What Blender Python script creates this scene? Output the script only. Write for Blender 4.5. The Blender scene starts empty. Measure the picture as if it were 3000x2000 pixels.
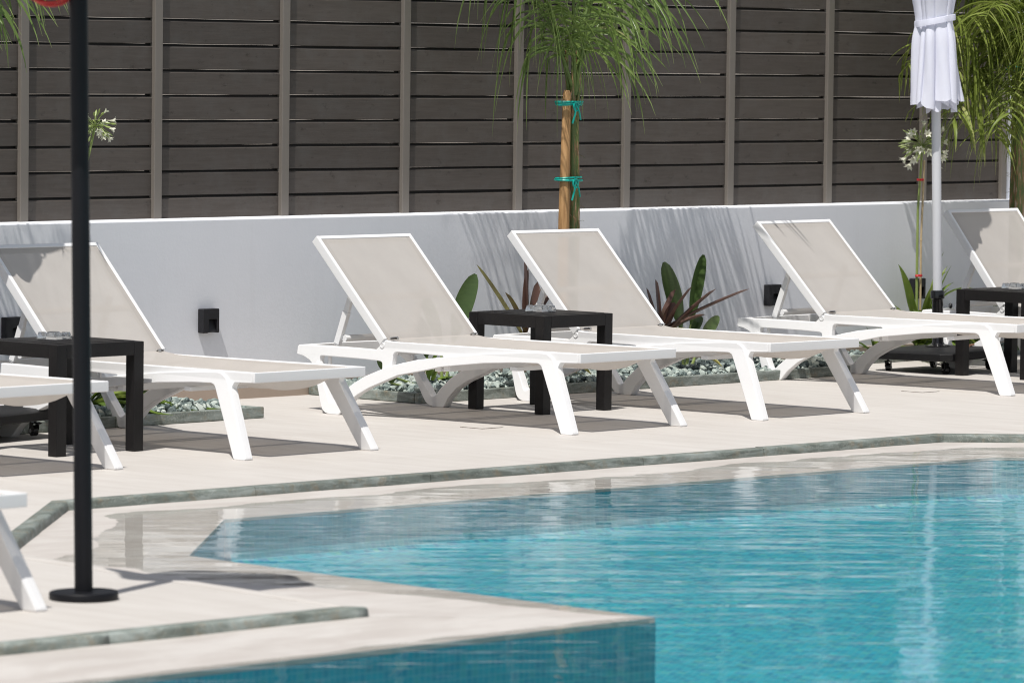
import bpy, bmesh, math, random
from mathutils import Vector, Matrix, noise
import numpy as np
R = math.radians
random.seed(7)
sc = bpy.context.scene
C = sc.collection

# ------------------------------------------------------------------ materials
class NT:
    """small node-tree helper"""
    def __init__(self, name):
        self.m = bpy.data.materials.new(name)
        self.m.use_nodes = True
        self.t = self.m.node_tree
        self.t.nodes.clear()
        self.out = self.n('ShaderNodeOutputMaterial')
    def n(self, typ, **kw):
        nd = self.t.nodes.new(typ)
        for k, v in kw.items():
            if hasattr(nd, k):
                setattr(nd, k, v)
        return nd
    def set(self, nd, **kw):
        for k, v in kw.items():
            nd.inputs[k.replace('_', ' ')].default_value = v
        return nd
    def l(self, a, b):
        self.t.links.new(a, b)
    def coord(self, kind='Object', scale=(1, 1, 1)):
        tc = self.n('ShaderNodeTexCoord')
        mp = self.n('ShaderNodeMapping')
        mp.inputs['Scale'].default_value = scale
        self.l(tc.outputs[kind], mp.inputs['Vector'])
        return mp.outputs['Vector']
    def world(self, scale=(1, 1, 1)):
        g = self.n('ShaderNodeNewGeometry')
        mp = self.n('ShaderNodeMapping')
        mp.inputs['Scale'].default_value = scale
        self.l(g.outputs['Position'], mp.inputs['Vector'])
        return mp.outputs['Vector']
    def noise(self, vec, scale, detail=3, rough=.5, dist=0):
        nd = self.n('ShaderNodeTexNoise')
        nd.inputs['Scale'].default_value = scale
        nd.inputs['Detail'].default_value = detail
        nd.inputs['Roughness'].default_value = rough
        nd.inputs['Distortion'].default_value = dist
        self.l(vec, nd.inputs['Vector'])
        return nd.outputs['Fac']
    def ramp(self, fac, stops, interp='LINEAR'):
        nd = self.n('ShaderNodeValToRGB')
        cr = nd.color_ramp
        cr.interpolation = interp
        while len(cr.elements) < len(stops):
            cr.elements.new(.5)
        for e, (p, c) in zip(cr.elements, stops):
            e.position = p
            e.color = (*c, 1) if len(c) == 3 else c
        self.l(fac, nd.inputs['Fac'])
        return nd.outputs['Color']
    def mix(self, fac, a, b, mode='MIX'):
        nd = self.n('ShaderNodeMix', data_type='RGBA', blend_type=mode)
        for s, v in ((nd.inputs[0], fac), (nd.inputs[6], a), (nd.inputs[7], b)):
            if isinstance(v, (int, float)):
                s.default_value = v
            elif isinstance(v, tuple):
                s.default_value = (*v, 1)
            else:
                self.l(v, s)
        return nd.outputs[2]
    def math(self, op, a, b=0., c=0.):
        nd = self.n('ShaderNodeMath', operation=op)
        for i, v in enumerate((a, b, c)):
            if isinstance(v, (int, float)):
                nd.inputs[i].default_value = v
            else:
                self.l(v, nd.inputs[i])
        return nd.outputs[0]
    def bump(self, h, strength, dist, prev=None):
        nd = self.n('ShaderNodeBump')
        nd.inputs['Strength'].default_value = strength
        nd.inputs['Distance'].default_value = dist
        self.l(h, nd.inputs['Height'])
        if prev is not None:
            self.l(prev, nd.inputs['Normal'])
        return nd.outputs['Normal']
    def principled(self, color, rough=.5, normal=None, **kw):
        b = self.n('ShaderNodeBsdfPrincipled')
        if isinstance(color, tuple):
            b.inputs['Base Color'].default_value = (*color, 1)
        else:
            self.l(color, b.inputs['Base Color'])
        if isinstance(rough, (int, float)):
            b.inputs['Roughness'].default_value = rough
        else:
            self.l(rough, b.inputs['Roughness'])
        if normal is not None:
            self.l(normal, b.inputs['Normal'])
        for k, v in kw.items():
            b.inputs[k.replace('_', ' ')].default_value = v
        return b.outputs[0]
    def done(self, surf):
        self.l(surf, self.out.inputs['Surface'])
        return self.m

def m_plain(name, col, rough=.5, var=.08, vs=8., bump=0., bs=60., **kw):
    n = NT(name)
    v = n.coord()
    f = n.noise(v, vs, 4, .6)
    c = n.mix(f, tuple(x*(1-var) for x in col), tuple(min(1, x*(1+var)) for x in col))
    nm = n.bump(n.noise(v, bs, 3), bump, .002) if bump else None
    return n.done(n.principled(c, rough, nm, **kw))

M = {}
def build_materials():
    M['white'] = m_plain('white_plastic', (.765, .765, .77), .38, .02, 6, .06, 300)
    M['black_metal'] = m_plain('black_metal', (.0065, .0068, .009), .5, .3, 12, .15, 120, Specular_IOR_Level=.22)
    M['black_gloss'] = m_plain('black_gloss', (.008, .008, .009), .15, .2, 12)
    M['black_stone'] = m_plain('black_stone', (.010, .010, .011), .5, .3, 20, .5, 150, Specular_IOR_Level=.3)
    M['table'] = m_plain('table_paint', (.0085, .0075, .0078), .48, .5, 9, .25, 90, Specular_IOR_Level=.28)
    M['fixture'] = m_plain('fixture_plastic', (.017, .017, .020), .6, .2, 20, .4, 220, Specular_IOR_Level=.3)
    M['recess'] = m_plain('fixture_recess', (.012, .012, .013), .5, .2, 20)
    M['chrome'] = m_plain('metal_clip', (.55, .55, .55), .3, .05, 20, Metallic=1.)
    M['steel'] = m_plain('steel', (.6, .6, .6), .25, .05, 20, Metallic=1.)
    M['pole_grey'] = m_plain('pole_paint', (.60, .61, .64), .35, .02, 5)
    M['red'] = m_plain('red_cord', (.55, .03, .025), .45, .1, 40)
    M['red_tie'] = m_plain('red_tie', (.6, .02, .03), .5, .1, 40)
    M['teal'] = m_plain('teal_tape', (.0, .33, .27), .4, .15, 60)
    M['soil'] = m_plain('soil', (.05, .042, .035), .9, .4, 30, .6, 60)
    M['ground'] = m_plain('far_ground', (.25, .22, .19), .9, .2, .5)
    M['skirting'] = m_plain('skirting_tile', (.40, .32, .26), .55, .1, 5)
    # weathered wooden stake
    n = NT('stake_wood')
    v = n.coord(scale=(30, 30, 2.5))
    c = n.ramp(n.noise(v, 2, 5, .6), [(.3, (.24, .125, .045)), (.55, (.42, .24, .10)), (.8, (.52, .33, .16))])
    M['stake'] = n.done(n.principled(c, .75, n.bump(n.noise(v, 4, 3), .3, .003)))
    M['bamboo'] = m_plain('bamboo', (.50, .38, .23), .55, .25, 30)
    # deck tile: pale porcelain with faint long streaks and thin joints
    n = NT('deck_tile')
    w = n.world((1, 1, 1))
    ws = n.world((5.5, .8, 1))
    s1 = n.noise(ws, 2.2, 6, .62, .4)
    s2 = n.noise(w, .55, 3)
    c = n.ramp(s1, [(.3, (.475, .445, .416)), (.52, (.520, .493, .465)), (.72, (.555, .530, .503))])
    c = n.mix(n.math('MULTIPLY', s2, .35), c, (.485, .455, .42))
    br = n.n('ShaderNodeTexBrick', offset=.5)
    n.set(br, Scale=1., Mortar_Size=.0016, Brick_Width=1.2, Row_Height=.6, Mortar_Smooth=.3)
    br.inputs['Color1'].default_value = (1, 1, 1, 1)
    br.inputs['Color2'].default_value = (.96, .955, .95, 1)
    br.inputs['Mortar'].default_value = (.80, .78, .76, 1)
    n.l(w, br.inputs['Vector'])
    c = n.mix(1., c, br.outputs['Color'], 'MULTIPLY')
    spots = n.ramp(n.noise(w, 31, 2), [(.76, (1, 1, 1)), (.80, (.80, .77, .74))])
    damp = n.ramp(n.noise(w, 1.3, 5, .65, .8), [(.55, (1, 1, 1)), (.72, (.945, .938, .93))])
    c = n.mix(1., c, damp, 'MULTIPLY')
    c = n.mix(1., c, spots, 'MULTIPLY')
    M['deck'] = n.done(n.principled(c, .62, n.bump(n.noise(w, 90, 3), .12, .002), Specular_IOR_Level=.3))
    # wet pool coping (same stone, a touch greyer)
    n = NT('coping_tile')
    w = n.world((1, 1, 1))
    ws = n.world((1.4, 5., 1))
    c = n.ramp(n.noise(ws, 2.0, 6, .6, .5), [(.3, (.51, .475, .445)), (.6, (.555, .525, .495)), (.8, (.59, .56, .53))])
    br = n.n('ShaderNodeTexBrick', offset=0.)
    n.set(br, Scale=1., Mortar_Size=.0014, Brick_Width=1.2, Row_Height=1.2, Mortar_Smooth=.3)
    br.inputs['Color1'].default_value = (1, 1, 1, 1)
    br.inputs['Color2'].default_value = (.97, .965, .96, 1)
    br.inputs['Mortar'].default_value = (.72, .70, .68, 1)
    n.l(w, br.inputs['Vector'])
    c = n.mix(1., c, br.outputs['Color'], 'MULTIPLY')
    c = n.mix(1., c, n.ramp(n.noise(n.world((1.6, 3.2, 1)), 1.5, 5, .65, .6), [(.42, (1, 1, 1)), (.56, (.90, .885, .875))]), 'MULTIPLY')
    M['coping'] = n.done(n.principled(c, .5))
    # green-grey marble kerb stone
    def stone(name, k=1.):
        n = NT(name)
        w = n.world((1, 1, 1))
        at = n.n('ShaderNodeAttribute', attribute_name='tone')
        base = n.ramp(n.noise(n.world((.5, .8, 2.6)), 9, 6, .65, .8), [(.28, (.07*k, .08*k, .066*k)), (.48, (.155*k, .18*k, .16*k)), (.66, (.29*k, .325*k, .305*k))])
        tan_ = n.ramp(n.noise(w, 16, 5, .7), [(.52, (0, 0, 0)), (.68, (1, 1, 1))])
        base = n.mix(n.math('MULTIPLY', tan_, .6), base, (.23*k, .18*k, .115*k))
        vein = n.ramp(n.math('ABSOLUTE', n.math('SUBTRACT', n.noise(w, 4.5, 6, .72, 1.6), .5)), [(.0, (1, 1, 1)), (.012, (0, 0, 0))])
        c = n.mix(n.math('MULTIPLY', vein, .45), base, (.42*k, .43*k, .39*k))
        c = n.mix(1., c, n.ramp(at.outputs['Fac'], [(0, (.75, .75, .75)), (1, (1.2, 1.2, 1.2))]), 'MULTIPLY')
        return n.done(n.principled(c, .55, n.bump(n.noise(w, 45, 5, .7), .6, .006)))
    M['kerb'] = stone('kerb_stone', 1.)
    M['border'] = stone('border_stone', .95)
    # gravel chips: green-white marble
    n = NT('gravel_chips')
    at = n.n('ShaderNodeAttribute', attribute_name='tone')
    v = n.coord()
    f = n.noise(v, 26, 5, .7, 1.2)
    f = n.math('ADD', n.math('MULTIPLY', f, .75), n.math('MULTIPLY', n.math('SUBTRACT', at.outputs['Fac'], .5), .42))
    c = n.ramp(f, [(.16, (.05, .07, .07)), (.30, (.16, .205, .195)), (.43, (.31, .365, .335)), (.58, (.46, .50, .455))])
    M['gravel'] = n.done(n.principled(c, .6, n.bump(n.noise(v, 70, 4), .4, .004)))
    # painted plaster
    n = NT('wall_plaster')
    w = n.world()
    big = n.noise(w, 1.1, 4)
    h = n.noise(w, 55, 4, .6)
    h2 = n.noise(w, 9, 3, .6)
    c = n.ramp(big, [(.3, (.725, .74, .785)), (.7, (.765, .778, .815))])
    nm = n.bump(h, .20, .003)
    nm = n.bump(h2, .07, .010, nm)
    stain = n.ramp(n.noise(n.world((6, 6, .7)), 1.6, 5, .7), [(.55, (1, 1, 1)), (.8, (.96, .957, .953))])
    c = n.mix(1., c, stain, 'MULTIPLY')
    M['plaster'] = n.done(n.principled(c, .8, nm, Specular_IOR_Level=.2))
    # fence slats: dark brown-grey composite
    n = NT('slat_composite')
    at = n.n('ShaderNodeAttribute', attribute_name='tone')
    w = n.world((.7, 1, 9))
    w1 = n.world()
    f = n.noise(w, 8, 6, .6)
    c = n.ramp(f, [(.3, (.077, .066, .058)), (.7, (.096, .083, .074))])
    blot = n.noise(w1, 5.5, 6, .7)
    c = n.mix(n.ramp(blot, [(.48, (0, 0, 0)), (.7, (.75, .75, .75))]), c, (.100, .092, .085))
    sp = n.ramp(n.noise(w1, 60, 3, .7), [(.66, (0, 0, 0)), (.76, (.4, .4, .4))])
    c = n.mix(sp, c, (.15, .14, .13))
    drk = n.ramp(n.noise(n.world((1, 1, 2.)), 11, 5, .75), [(.60, (0, 0, 0)), (.70, (.7, .7, .7))])
    c = n.mix(drk, c, (.04, .034, .03))
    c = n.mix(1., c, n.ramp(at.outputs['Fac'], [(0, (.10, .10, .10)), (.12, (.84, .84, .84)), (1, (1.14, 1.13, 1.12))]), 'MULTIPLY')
    nm = n.bump(n.noise(n.world((1, 1, 30)), 12, 3), .25, .002)
    M['slat'] = n.done(n.principled(c, .55, nm, Specular_IOR_Level=.22))
    M['post'] = m_plain('post_aluminium', (.185, .165, .145), .45, .06, 6, .05, 80, Metallic=.15)
    M['dark_back'] = m_plain('fence_backing', (.012, .011, .010), .9, .1, 5)
    # sling fabric
    n = NT('sling_fabric')
    v = n.coord()
    f = n.noise(v, 7, 4)
    c = n.ramp(f, [(.3, (.475, .447, .420)), (.7, (.505, .476, .448))])
    fine = n.noise(n.coord(scale=(260, 60, 60)), 1.5, 2)
    c = n.mix(n.math('MULTIPLY', fine, .16), c, (.37, .34, .315))
    sx = n.n('ShaderNodeSeparateXYZ'); n.l(n.coord(), sx.inputs[0])
    hem = n.math('GREATER_THAN', n.math('ABSOLUTE', sx.outputs[1]), .292)
    c = n.mix(n.math('MULTIPLY', hem, .28), c, (.36, .335, .31))
    d = n.n('ShaderNodeBsdfDiffuse'); n.l(c, d.inputs['Color'])
    tr = n.n('ShaderNodeBsdfTranslucent'); n.l(c, tr.inputs['Color'])
    tp = n.n('ShaderNodeBsdfTransparent')
    m1 = n.n('ShaderNodeMixShader'); m1.inputs[0].default_value = .14
    n.l(d.outputs[0], m1.inputs[1]); n.l(tr.outputs[0], m1.inputs[2])
    m2 = n.n('ShaderNodeMixShader'); m2.inputs[0].default_value = .165
    tp.inputs['Color'].default_value = (1., .93, .86, 1)
    n.l(m1.outputs[0], m2.inputs[1]); n.l(tp.outputs[0], m2.inputs[2])
    M['sling'] = n.done(m2.outputs[0])
    # parasol cloth
    n = NT('parasol_cloth')
    v = n.coord()
    c = n.mix(n.noise(v, 12, 3), (.80, .815, .925), (.84, .85, .94))
    d = n.n('ShaderNodeBsdfDiffuse'); n.l(c, d.inputs['Color'])
    tr = n.n('ShaderNodeBsdfTranslucent'); n.l(c, tr.inputs['Color'])
    m1 = n.n('ShaderNodeMixShader'); m1.inputs[0].default_value = .22
    nm = n.bump(n.noise(n.coord(scale=(1, 1, .25)), 18, 3), .35, .01)
    n.l(nm, d.inputs['Normal'])
    n.l(d.outputs[0], m1.inputs[1]); n.l(tr.outputs[0], m1.inputs[2])
    M['cloth'] = n.done(m1.outputs[0])
    # leaves
    def leaf(name, stops, rough=.4, trans=.25, vs=14, stretch=(1, 1, 1)):
        n = NT(name)
        at = n.n('ShaderNodeAttribute', attribute_name='tone')
        v = n.coord(scale=stretch)
        f = n.math('ADD', n.math('MULTIPLY', n.noise(v, vs, 3), .45), n.math('MULTIPLY', at.outputs['Fac'], .6))
        c = n.ramp(f, stops)
        p = n.principled(c, rough, None, Specular_IOR_Level=.45)
        tr = n.n('ShaderNodeBsdfTranslucent'); n.l(c, tr.inputs['Color'])
        m1 = n.n('ShaderNodeMixShader'); m1.inputs[0].default_value = trans
        n.l(p, m1.inputs[1]); n.l(tr.outputs[0], m1.inputs[2])
        return n.done(m1.outputs[0])
    M['frond'] = leaf('palm_leaflet', [(.15, (.085, .14, .035)), (.5, (.16, .235, .06)), (.8, (.25, .325, .11)), (.97, (.46, .38, .22))], .35, .3)
    M['frond_light'] = leaf('palm_leaflet_light', [(.15, (.13, .18, .035)), (.5, (.24, .30, .06)), (.8, (.36, .40, .13)), (.97, (.48, .42, .22))], .4, .35)
    M['strap'] = leaf('strap_leaf', [(.15, (.07, .13, .022)), (.55, (.16, .24, .04)), (.9, (.30, .36, .08))], .35, .3)
    M['cordy'] = leaf('cordyline_leaf', [(.12, (.065, .036, .030)), (.42, (.135, .075, .060)), (.60, (.19, .155, .05)), (.85, (.42, .39, .12))], .4, .22, 9)
    M['bop'] = leaf('broad_leaf', [(.15, (.038, .066, .022)), (.55, (.065, .108, .032)), (.9, (.13, .17, .06))], .32, .18, 20, (1, 1, 6))
    M['stem'] = leaf('green_stem', [(.15, (.14, .20, .04)), (.8, (.34, .42, .14))], .45, .1)
    M['floret'] = leaf('white_floret', [(.1, (.62, .66, .46)), (.6, (.80, .79, .68))], .5, .3)
    n = NT('palm_stem')
    v = n.coord(scale=(14, 14, 2))
    c = n.ramp(n.noise(v, 3, 5, .7), [(.36, (.045, .085, .02)), (.5, (.10, .14, .035)), (.57, (.28, .15, .07)), (.68, (.48, .44, .35))])
    M['palm_stem'] = n.done(n.principled(c, .6, n.bump(n.noise(v, 6, 4), .4, .006)))
    # glass mosaic: lively on the floor, evener on the walls
    for mname, spread, mean in (('mosaic', .8, (.018, .37, .47)), ('mosaic_wall', .30, (.006, .34, .43))):
        n = NT('pool_mosaic')
        tc = n.n('ShaderNodeTexCoord')
        sc_ = n.n('ShaderNodeVectorMath', operation='SCALE'); sc_.inputs['Scale'].default_value = 1/.026
        n.l(tc.outputs['UV'], sc_.inputs[0])
        fl = n.n('ShaderNodeVectorMath', operation='FLOOR'); n.l(sc_.outputs[0], fl.inputs[0])
        fr = n.n('ShaderNodeVectorMath', operation='FRACTION'); n.l(sc_.outputs[0], fr.inputs[0])
        wn = n.n('ShaderNodeTexWhiteNoise', noise_dimensions='2D'); n.l(fl.outputs[0], wn.inputs['Vector'])
        c = n.ramp(wn.outputs['Value'], [(0, (.006, .22, .35)), (.14, (.010, .32, .44)), (.34, (.014, .38, .50)), (.58, (.020, .42, .54)),
                                         (.74, (.006, .22, .40)), (.84, (.04, .41, .43)), (.90, (.03, .46, .57)), (.96, (.12, .47, .42))], 'CONSTANT')
        sx = n.n('ShaderNodeSeparateXYZ'); n.l(fr.outputs[0], sx.inputs[0])
        g = n.math('MAXIMUM', n.math('LESS_THAN', sx.outputs[0], .09), n.math('LESS_THAN', sx.outputs[1], .09))
        c = n.mix(spread, mean, c)
        c = n.mix(g, c, (.16, .45, .50))
        M[mname] = n.done(n.principled(c, .35))
    # pool water: Fresnel mix of mirror and a faintly tinted see-through layer
    n = NT('pool_water')
    w = n.world()
    patch = n.ramp(n.noise(w, .45, 2), [(.32, (.25, .25, .25)), (.68, (1, 1, 1))])
    def rolled(a, b):   # wavelets run in long low crests
        g2 = n.n('ShaderNodeNewGeometry'); mp = n.n('ShaderNodeMapping')
        mp.vector_type = 'TEXTURE'; mp.inputs['Rotation'].default_value = (0, 0, R(-42)); mp.inputs['Scale'].default_value = (a, b, 1)
        n.l(g2.outputs['Position'], mp.inputs['Vector']); return mp.outputs['Vector']
    rip1 = n.noise(rolled(.62, .17), 1., 2, .45, .5)
    rip2 = n.noise(rolled(.24, .075), 1., 2, .5, .3)
    rip0 = n.noise(rolled(1.7, .5), 1., 1, .4, .4)
    h = n.math('ADD', rip1, n.math('MULTIPLY', rip2, .26))
    h = n.math('ADD', h, n.math('MULTIPLY', rip0, .9))
    h = n.math('MULTIPLY', h, patch)
    # water only a film deep over the coping stays calm: strength falls off towards the kerb
    g_ = n.n('ShaderNodeNewGeometry'); sx = n.n('ShaderNodeSeparateXYZ'); n.l(g_.outputs['Position'], sx.inputs[0])
    calm_x = n.math('MULTIPLY', n.math('ADD', sx.outputs[0], 6.3), .32)
    calm_y = n.math('MULTIPLY', n.math('SUBTRACT', -3.55, sx.outputs[1]), .85)
    mr = n.n('ShaderNodeClamp')
    n.l(n.math('MULTIPLY', calm_x, calm_y), mr.inputs['Value'])
    far_ = n.n('ShaderNodeClamp'); n.l(n.math('MULTIPLY', n.math('SUBTRACT', -7.0, sx.outputs[1]), 2.), far_.inputs['Value'])
    amp = n.math('ADD', n.math('MULTIPLY', n.math('MAXIMUM', mr.outputs[0], far_.outputs[0]), .92), .08)
    h = n.math('MULTIPLY', h, amp)
    nm = n.bump(h, 1., .0098)
    fz = n.n('ShaderNodeFresnel'); fz.inputs['IOR'].default_value = 1.33
    n.l(nm, fz.inputs['Normal'])
    gl = n.n('ShaderNodeBsdfGlossy'); gl.inputs['Roughness'].default_value = .015
    n.l(nm, gl.inputs['Normal'])
    tp = n.n('ShaderNodeBsdfTransparent'); tp.inputs['Color'].default_value = (.975, .99, .99, 1)
    mx = n.n('ShaderNodeMixShader')
    n.l(n.math('MULTIPLY', fz.outputs[0], .86), mx.inputs[0]); n.l(tp.outputs[0], mx.inputs[1]); n.l(gl.outputs[0], mx.inputs[2])
    M['water'] = n.done(mx.outputs[0])
    # glass
    n = NT('ashtray_glass')
    b = n.n('ShaderNodeBsdfPrincipled')
    n.set(b, Roughness=.03, IOR=1.5)
    b.inputs['Transmission Weight'].default_value = .85
    b.inputs['Base Color'].default_value = (.86, .88, .90, 1)
    M['glass'] = n.done(b.outputs[0])
build_materials()

# ------------------------------------------------------------------ mesh helpers
class MB:
    def __init__(self):
        self.v = []; self.f = []; self.t = []
    def add(self, vs, fs, tone=.5):
        o = len(self.v)
        self.v += [tuple(x) for x in vs]
        self.f += [tuple(i+o for i in f) for f in fs]
        self.t += [tone]*len(vs)
    def box(self, c, s, rot=None, tone=.5):
        hx, hy, hz = s[0]/2, s[1]/2, s[2]/2
        vs = [Vector((x, y, z)) for x in (-hx, hx) for y in (-hy, hy) for z in (-hz, hz)]
        if rot is not None:
            vs = [rot @ v for v in vs]
        vs = [v+Vector(c) for v in vs]
        self.add(vs, [(0, 1, 3, 2), (4, 6, 7, 5), (0, 4, 5, 1), (2, 3, 7, 6), (0, 2, 6, 4), (1, 5, 7, 3)], tone)
    def tube(self, pts, rad, n=10, tone=.5, caps=True, closed=False):
        pts = [Vector(p) for p in pts]
        if not isinstance(rad, (list, tuple)):
            rad = [rad]*len(pts)
        o = len(self.v); prev = None
        N = len(pts)
        for i, p in enumerate(pts):
            if closed:
                d = pts[(i+1) % N]-pts[i-1]
            else:
                d = pts[min(i+1, N-1)]-pts[max(i-1, 0)]
            d.normalize()
            if prev is None:
                a = Vector((0, 0, 1)) if abs(d.z) < .9 else Vector((1, 0, 0))
                x = d.cross(a).normalized()
            else:
                x = (prev-d*prev.dot(d)).normalized()
            prev = x; y = d.cross(x)
            for k in range(n):
                a = 2*math.pi*k/n
                self.v.append(tuple(p+(x*math.cos(a)+y*math.sin(a))*rad[i])); self.t.append(tone)
        for i in range(N if closed else N-1):
            j = (i+1) % N
            for k in range(n):
                k2 = (k+1) % n
                self.f.append((o+i*n+k, o+i*n+k2, o+j*n+k2, o+j*n+k))
        if caps and not closed:
            self.f.append(tuple(o+k for k in reversed(range(n))))
            self.f.append(tuple(o+(N-1)*n+k for k in range(n)))
    def lathe(self, prof, c=(0, 0, 0), n=32, tone=.5, cap=True):
        o = len(self.v)
        for r, z in prof:
            for k in range(n):
                a = 2*math.pi*k/n
                self.v.append((c[0]+r*math.cos(a), c[1]+r*math.sin(a), c[2]+z)); self.t.append(tone)
        for i in range(len(prof)-1):
            for k in range(n):
                k2 = (k+1) % n
                self.f.append((o+i*n+k, o+i*n+k2, o+(i+1)*n+k2, o+(i+1)*n+k))
        if cap:
            self.f.append(tuple(o+k for k in reversed(range(n))))
            self.f.append(tuple(o+(len(prof)-1)*n+k for k in range(n)))
    def ribbon(self, pts, widths, side, fold=.25, tone=.5, tones=None):
        """leaf blade: centre line pts, half widths, side vector hint, V fold"""
        pts = [Vector(p) for p in pts]
        o = len(self.v); N = len(pts)
        for i, p in enumerate(pts):
            d = (pts[min(i+1, N-1)]-pts[max(i-1, 0)]).normalized()
            s = (side-d*side.dot(d))
            s = s.normalized() if s.length > 1e-6 else Vector((1, 0, 0))
            up = s.cross(d).normalized()
            if up.z < 0: up = -up
            w = widths[i]
            t = tones[i] if tones else tone
            self.v += [tuple(p-s*w+up*w*fold), tuple(p-up*w*fold*.4), tuple(p+s*w+up*w*fold)]
            self.t += [t]*3
        for i in range(N-1):
            a = o+i*3; b = a+3
            self.f += [(a, a+1, b+1, b), (a+1, a+2, b+2, b+1)]
    def build(self, name, mat, parent=None, smooth=True, bevel=0., angle=35, seg=2):
        me = bpy.data.meshes.new(name)
        me.from_pydata(self.v, [], self.f)
        at = me.attributes.new('tone', 'FLOAT', 'POINT')
        at.data.foreach_set('value', np.array(self.t, dtype=np.float32))
        return link(name, me, mat, parent, smooth, bevel, angle, seg)

def link(name, me, mat, parent=None, smooth=True, bevel=0., angle=35, seg=2, recalc=False, weighted=False):
    if bevel or recalc:
        bm = bmesh.new(); bm.from_mesh(me)
        if recalc:
            bmesh.ops.remove_doubles(bm, verts=bm.verts, dist=1e-5)
            bmesh.ops.recalc_face_normals(bm, faces=bm.faces)
        if bevel:
            es = [e for e in bm.edges if len(e.link_faces) == 2 and e.calc_face_angle(0) > R(30)]
            bmesh.ops.bevel(bm, geom=es, offset=bevel, segments=seg, profile=.5, affect='EDGES', clamp_overlap=True)
        bm.to_mesh(me); bm.free()
    me.materials.append(mat)
    if smooth and (bevel or weighted):
        # large faces keep their own normal, only the narrow bevels blend
        me.polygons.foreach_set('use_smooth', [True]*len(me.polygons))
        acc = [Vector() for _ in me.vertices]
        for p in me.polygons:
            for i in p.vertices: acc[i] += p.normal*p.area
        me.update()
        me.normals_split_custom_set_from_vertices([v.normalized() if v.length > 1e-12 else Vector((0, 0, 1)) for v in acc])
    elif smooth:
        me.polygons.foreach_set('use_smooth', [True]*len(me.polygons))
        me.set_sharp_from_angle(angle=R(angle))
    me.update()
    o = bpy.data.objects.new(name, me)
    C.objects.link(o)
    if parent is not None:
        o.parent = parent
    return o

def tag(o, label, cat, group=None, kind=None):
    if label: o['label'] = label
    if cat: o['category'] = cat
    if group: o['group'] = group
    if kind: o['kind'] = kind
    return o
def thing(name, label, cat, loc=(0, 0, 0), rz=0, group=None):
    o = bpy.data.objects.new(name, None)
    o.empty_display_size = .1
    C.objects.link(o)
    o.location = loc; o.rotation_euler = (0, 0, rz)
    return tag(o, label, cat, group)
def struct(o):
    o['kind'] = 'structure'; return o
def dup(root, loc, rz, label, rot=None):
    r = root.copy(); C.objects.link(r)
    r.location = loc; r.rotation_euler = rot or (0, 0, rz); r['label'] = label
    for ch in list(root.children):
        c = ch.copy(); C.objects.link(c); c.parent = r
        for g in list(ch.children):
            d = g.copy(); C.objects.link(d); d.parent = c
    return r
def round_poly(pts, r=.012, skip=()):
    out = []; n = len(pts)
    for i, p in enumerate(pts):
        if i in skip:
            out.append(Vector(p)); continue
        p = Vector(p); a = Vector(pts[i-1]); b = Vector(pts[(i+1) % n])
        ra = min(r, (a-p).length*.45); rb = min(r, (b-p).length*.45)
        q0 = p+(a-p).normalized()*ra; q2 = p+(b-p).normalized()*rb
        for t in (0, .25, .5, .75, 1):
            out.append(q0*(1-t)**2+p*2*t*(1-t)+q2*t*t)
    return out
def plate(splines, thick, bevel, grow=0.):
    """flat plate with holes from closed outlines: returns a mesh in the xy plane, thickness along z, centred"""
    cu = bpy.data.curves.new('outline', 'CURVE')
    cu.dimensions = '2D'; cu.fill_mode = 'BOTH'
    cu.extrude = thick/2-bevel; cu.bevel_depth = bevel; cu.bevel_resolution = 2; cu.offset = grow-bevel
    for s in splines:
        sp = cu.splines.new('POLY'); sp.points.add(len(s)-1); sp.use_cyclic_u = True
        for q, p in zip(sp.points, s):
            q.co = (p[0], p[1], 0, 1)
    o = bpy.data.objects.new('outline', cu); C.objects.link(o)
    dg = bpy.context.evaluated_depsgraph_get()
    me = bpy.data.meshes.new_from_object(o.evaluated_get(dg))
    bpy.data.objects.remove(o); bpy.data.curves.remove(cu)
    me.materials.clear()
    return me

# ------------------------------------------------------------------ setting: deck, kerb, coping, pool, water, wall, fence
DECK = [(-4.784, -3.545), (.715, -3.736), (2.1, -5.1), (2.1, -12.9), (-13.4, -12.9), (-13.4, -6.62), (-6.432, -6.833), (-6.225, -4.82)]
POOL = [(-4.467, -4.215), (.25, -4.43), (1.45, -5.62), (1.45, -12.2), (-12.6, -12.2), (-12.6, -7.36), (-5.625, -7.49), (-5.475, -5.093)]
def offset_poly(poly, d):
    """move every edge of a clockwise polygon inwards by d"""
    n = len(poly); out = []
    ar = sum(poly[i][0]*poly[(i+1) % n][1]-poly[(i+1) % n][0]*poly[i][1] for i in range(n))
    sg = 1 if ar > 0 else -1
    ln = []
    for i in range(n):
        a = Vector(poly[i]); b = Vector(poly[(i+1) % n]); e = (b-a).normalized()
        nr = Vector((-e.y, e.x))*sg
        ln.append((a+nr*d, e))
    for i in range(n):
        p, e = ln[i-1]; q, g = ln[i]
        den = e.x*g.y-e.y*g.x
        t = ((q-p).x*g.y-(q-p).y*g.x)/den
        out.append(tuple(p+e*t))
    return out
def filled(name, outer, hole, z, mat):
    bm = bmesh.new(); es = []
    for lp in [outer]+([hole] if hole else []):
        vs = [bm.verts.new((x, y, z)) for x, y in lp]
        es += [bm.edges.new((vs[i], vs[(i+1) % len(vs)])) for i in range(len(vs))]
    bmesh.ops.triangle_fill(bm, edges=es, use_beauty=True)
    for f in bm.faces:
        if f.normal.z < 0: f.normal_flip()
    me = bpy.data.meshes.new(name); bm.to_mesh(me); bm.free()
    return struct(link(name, me, mat, smooth=False))

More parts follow.
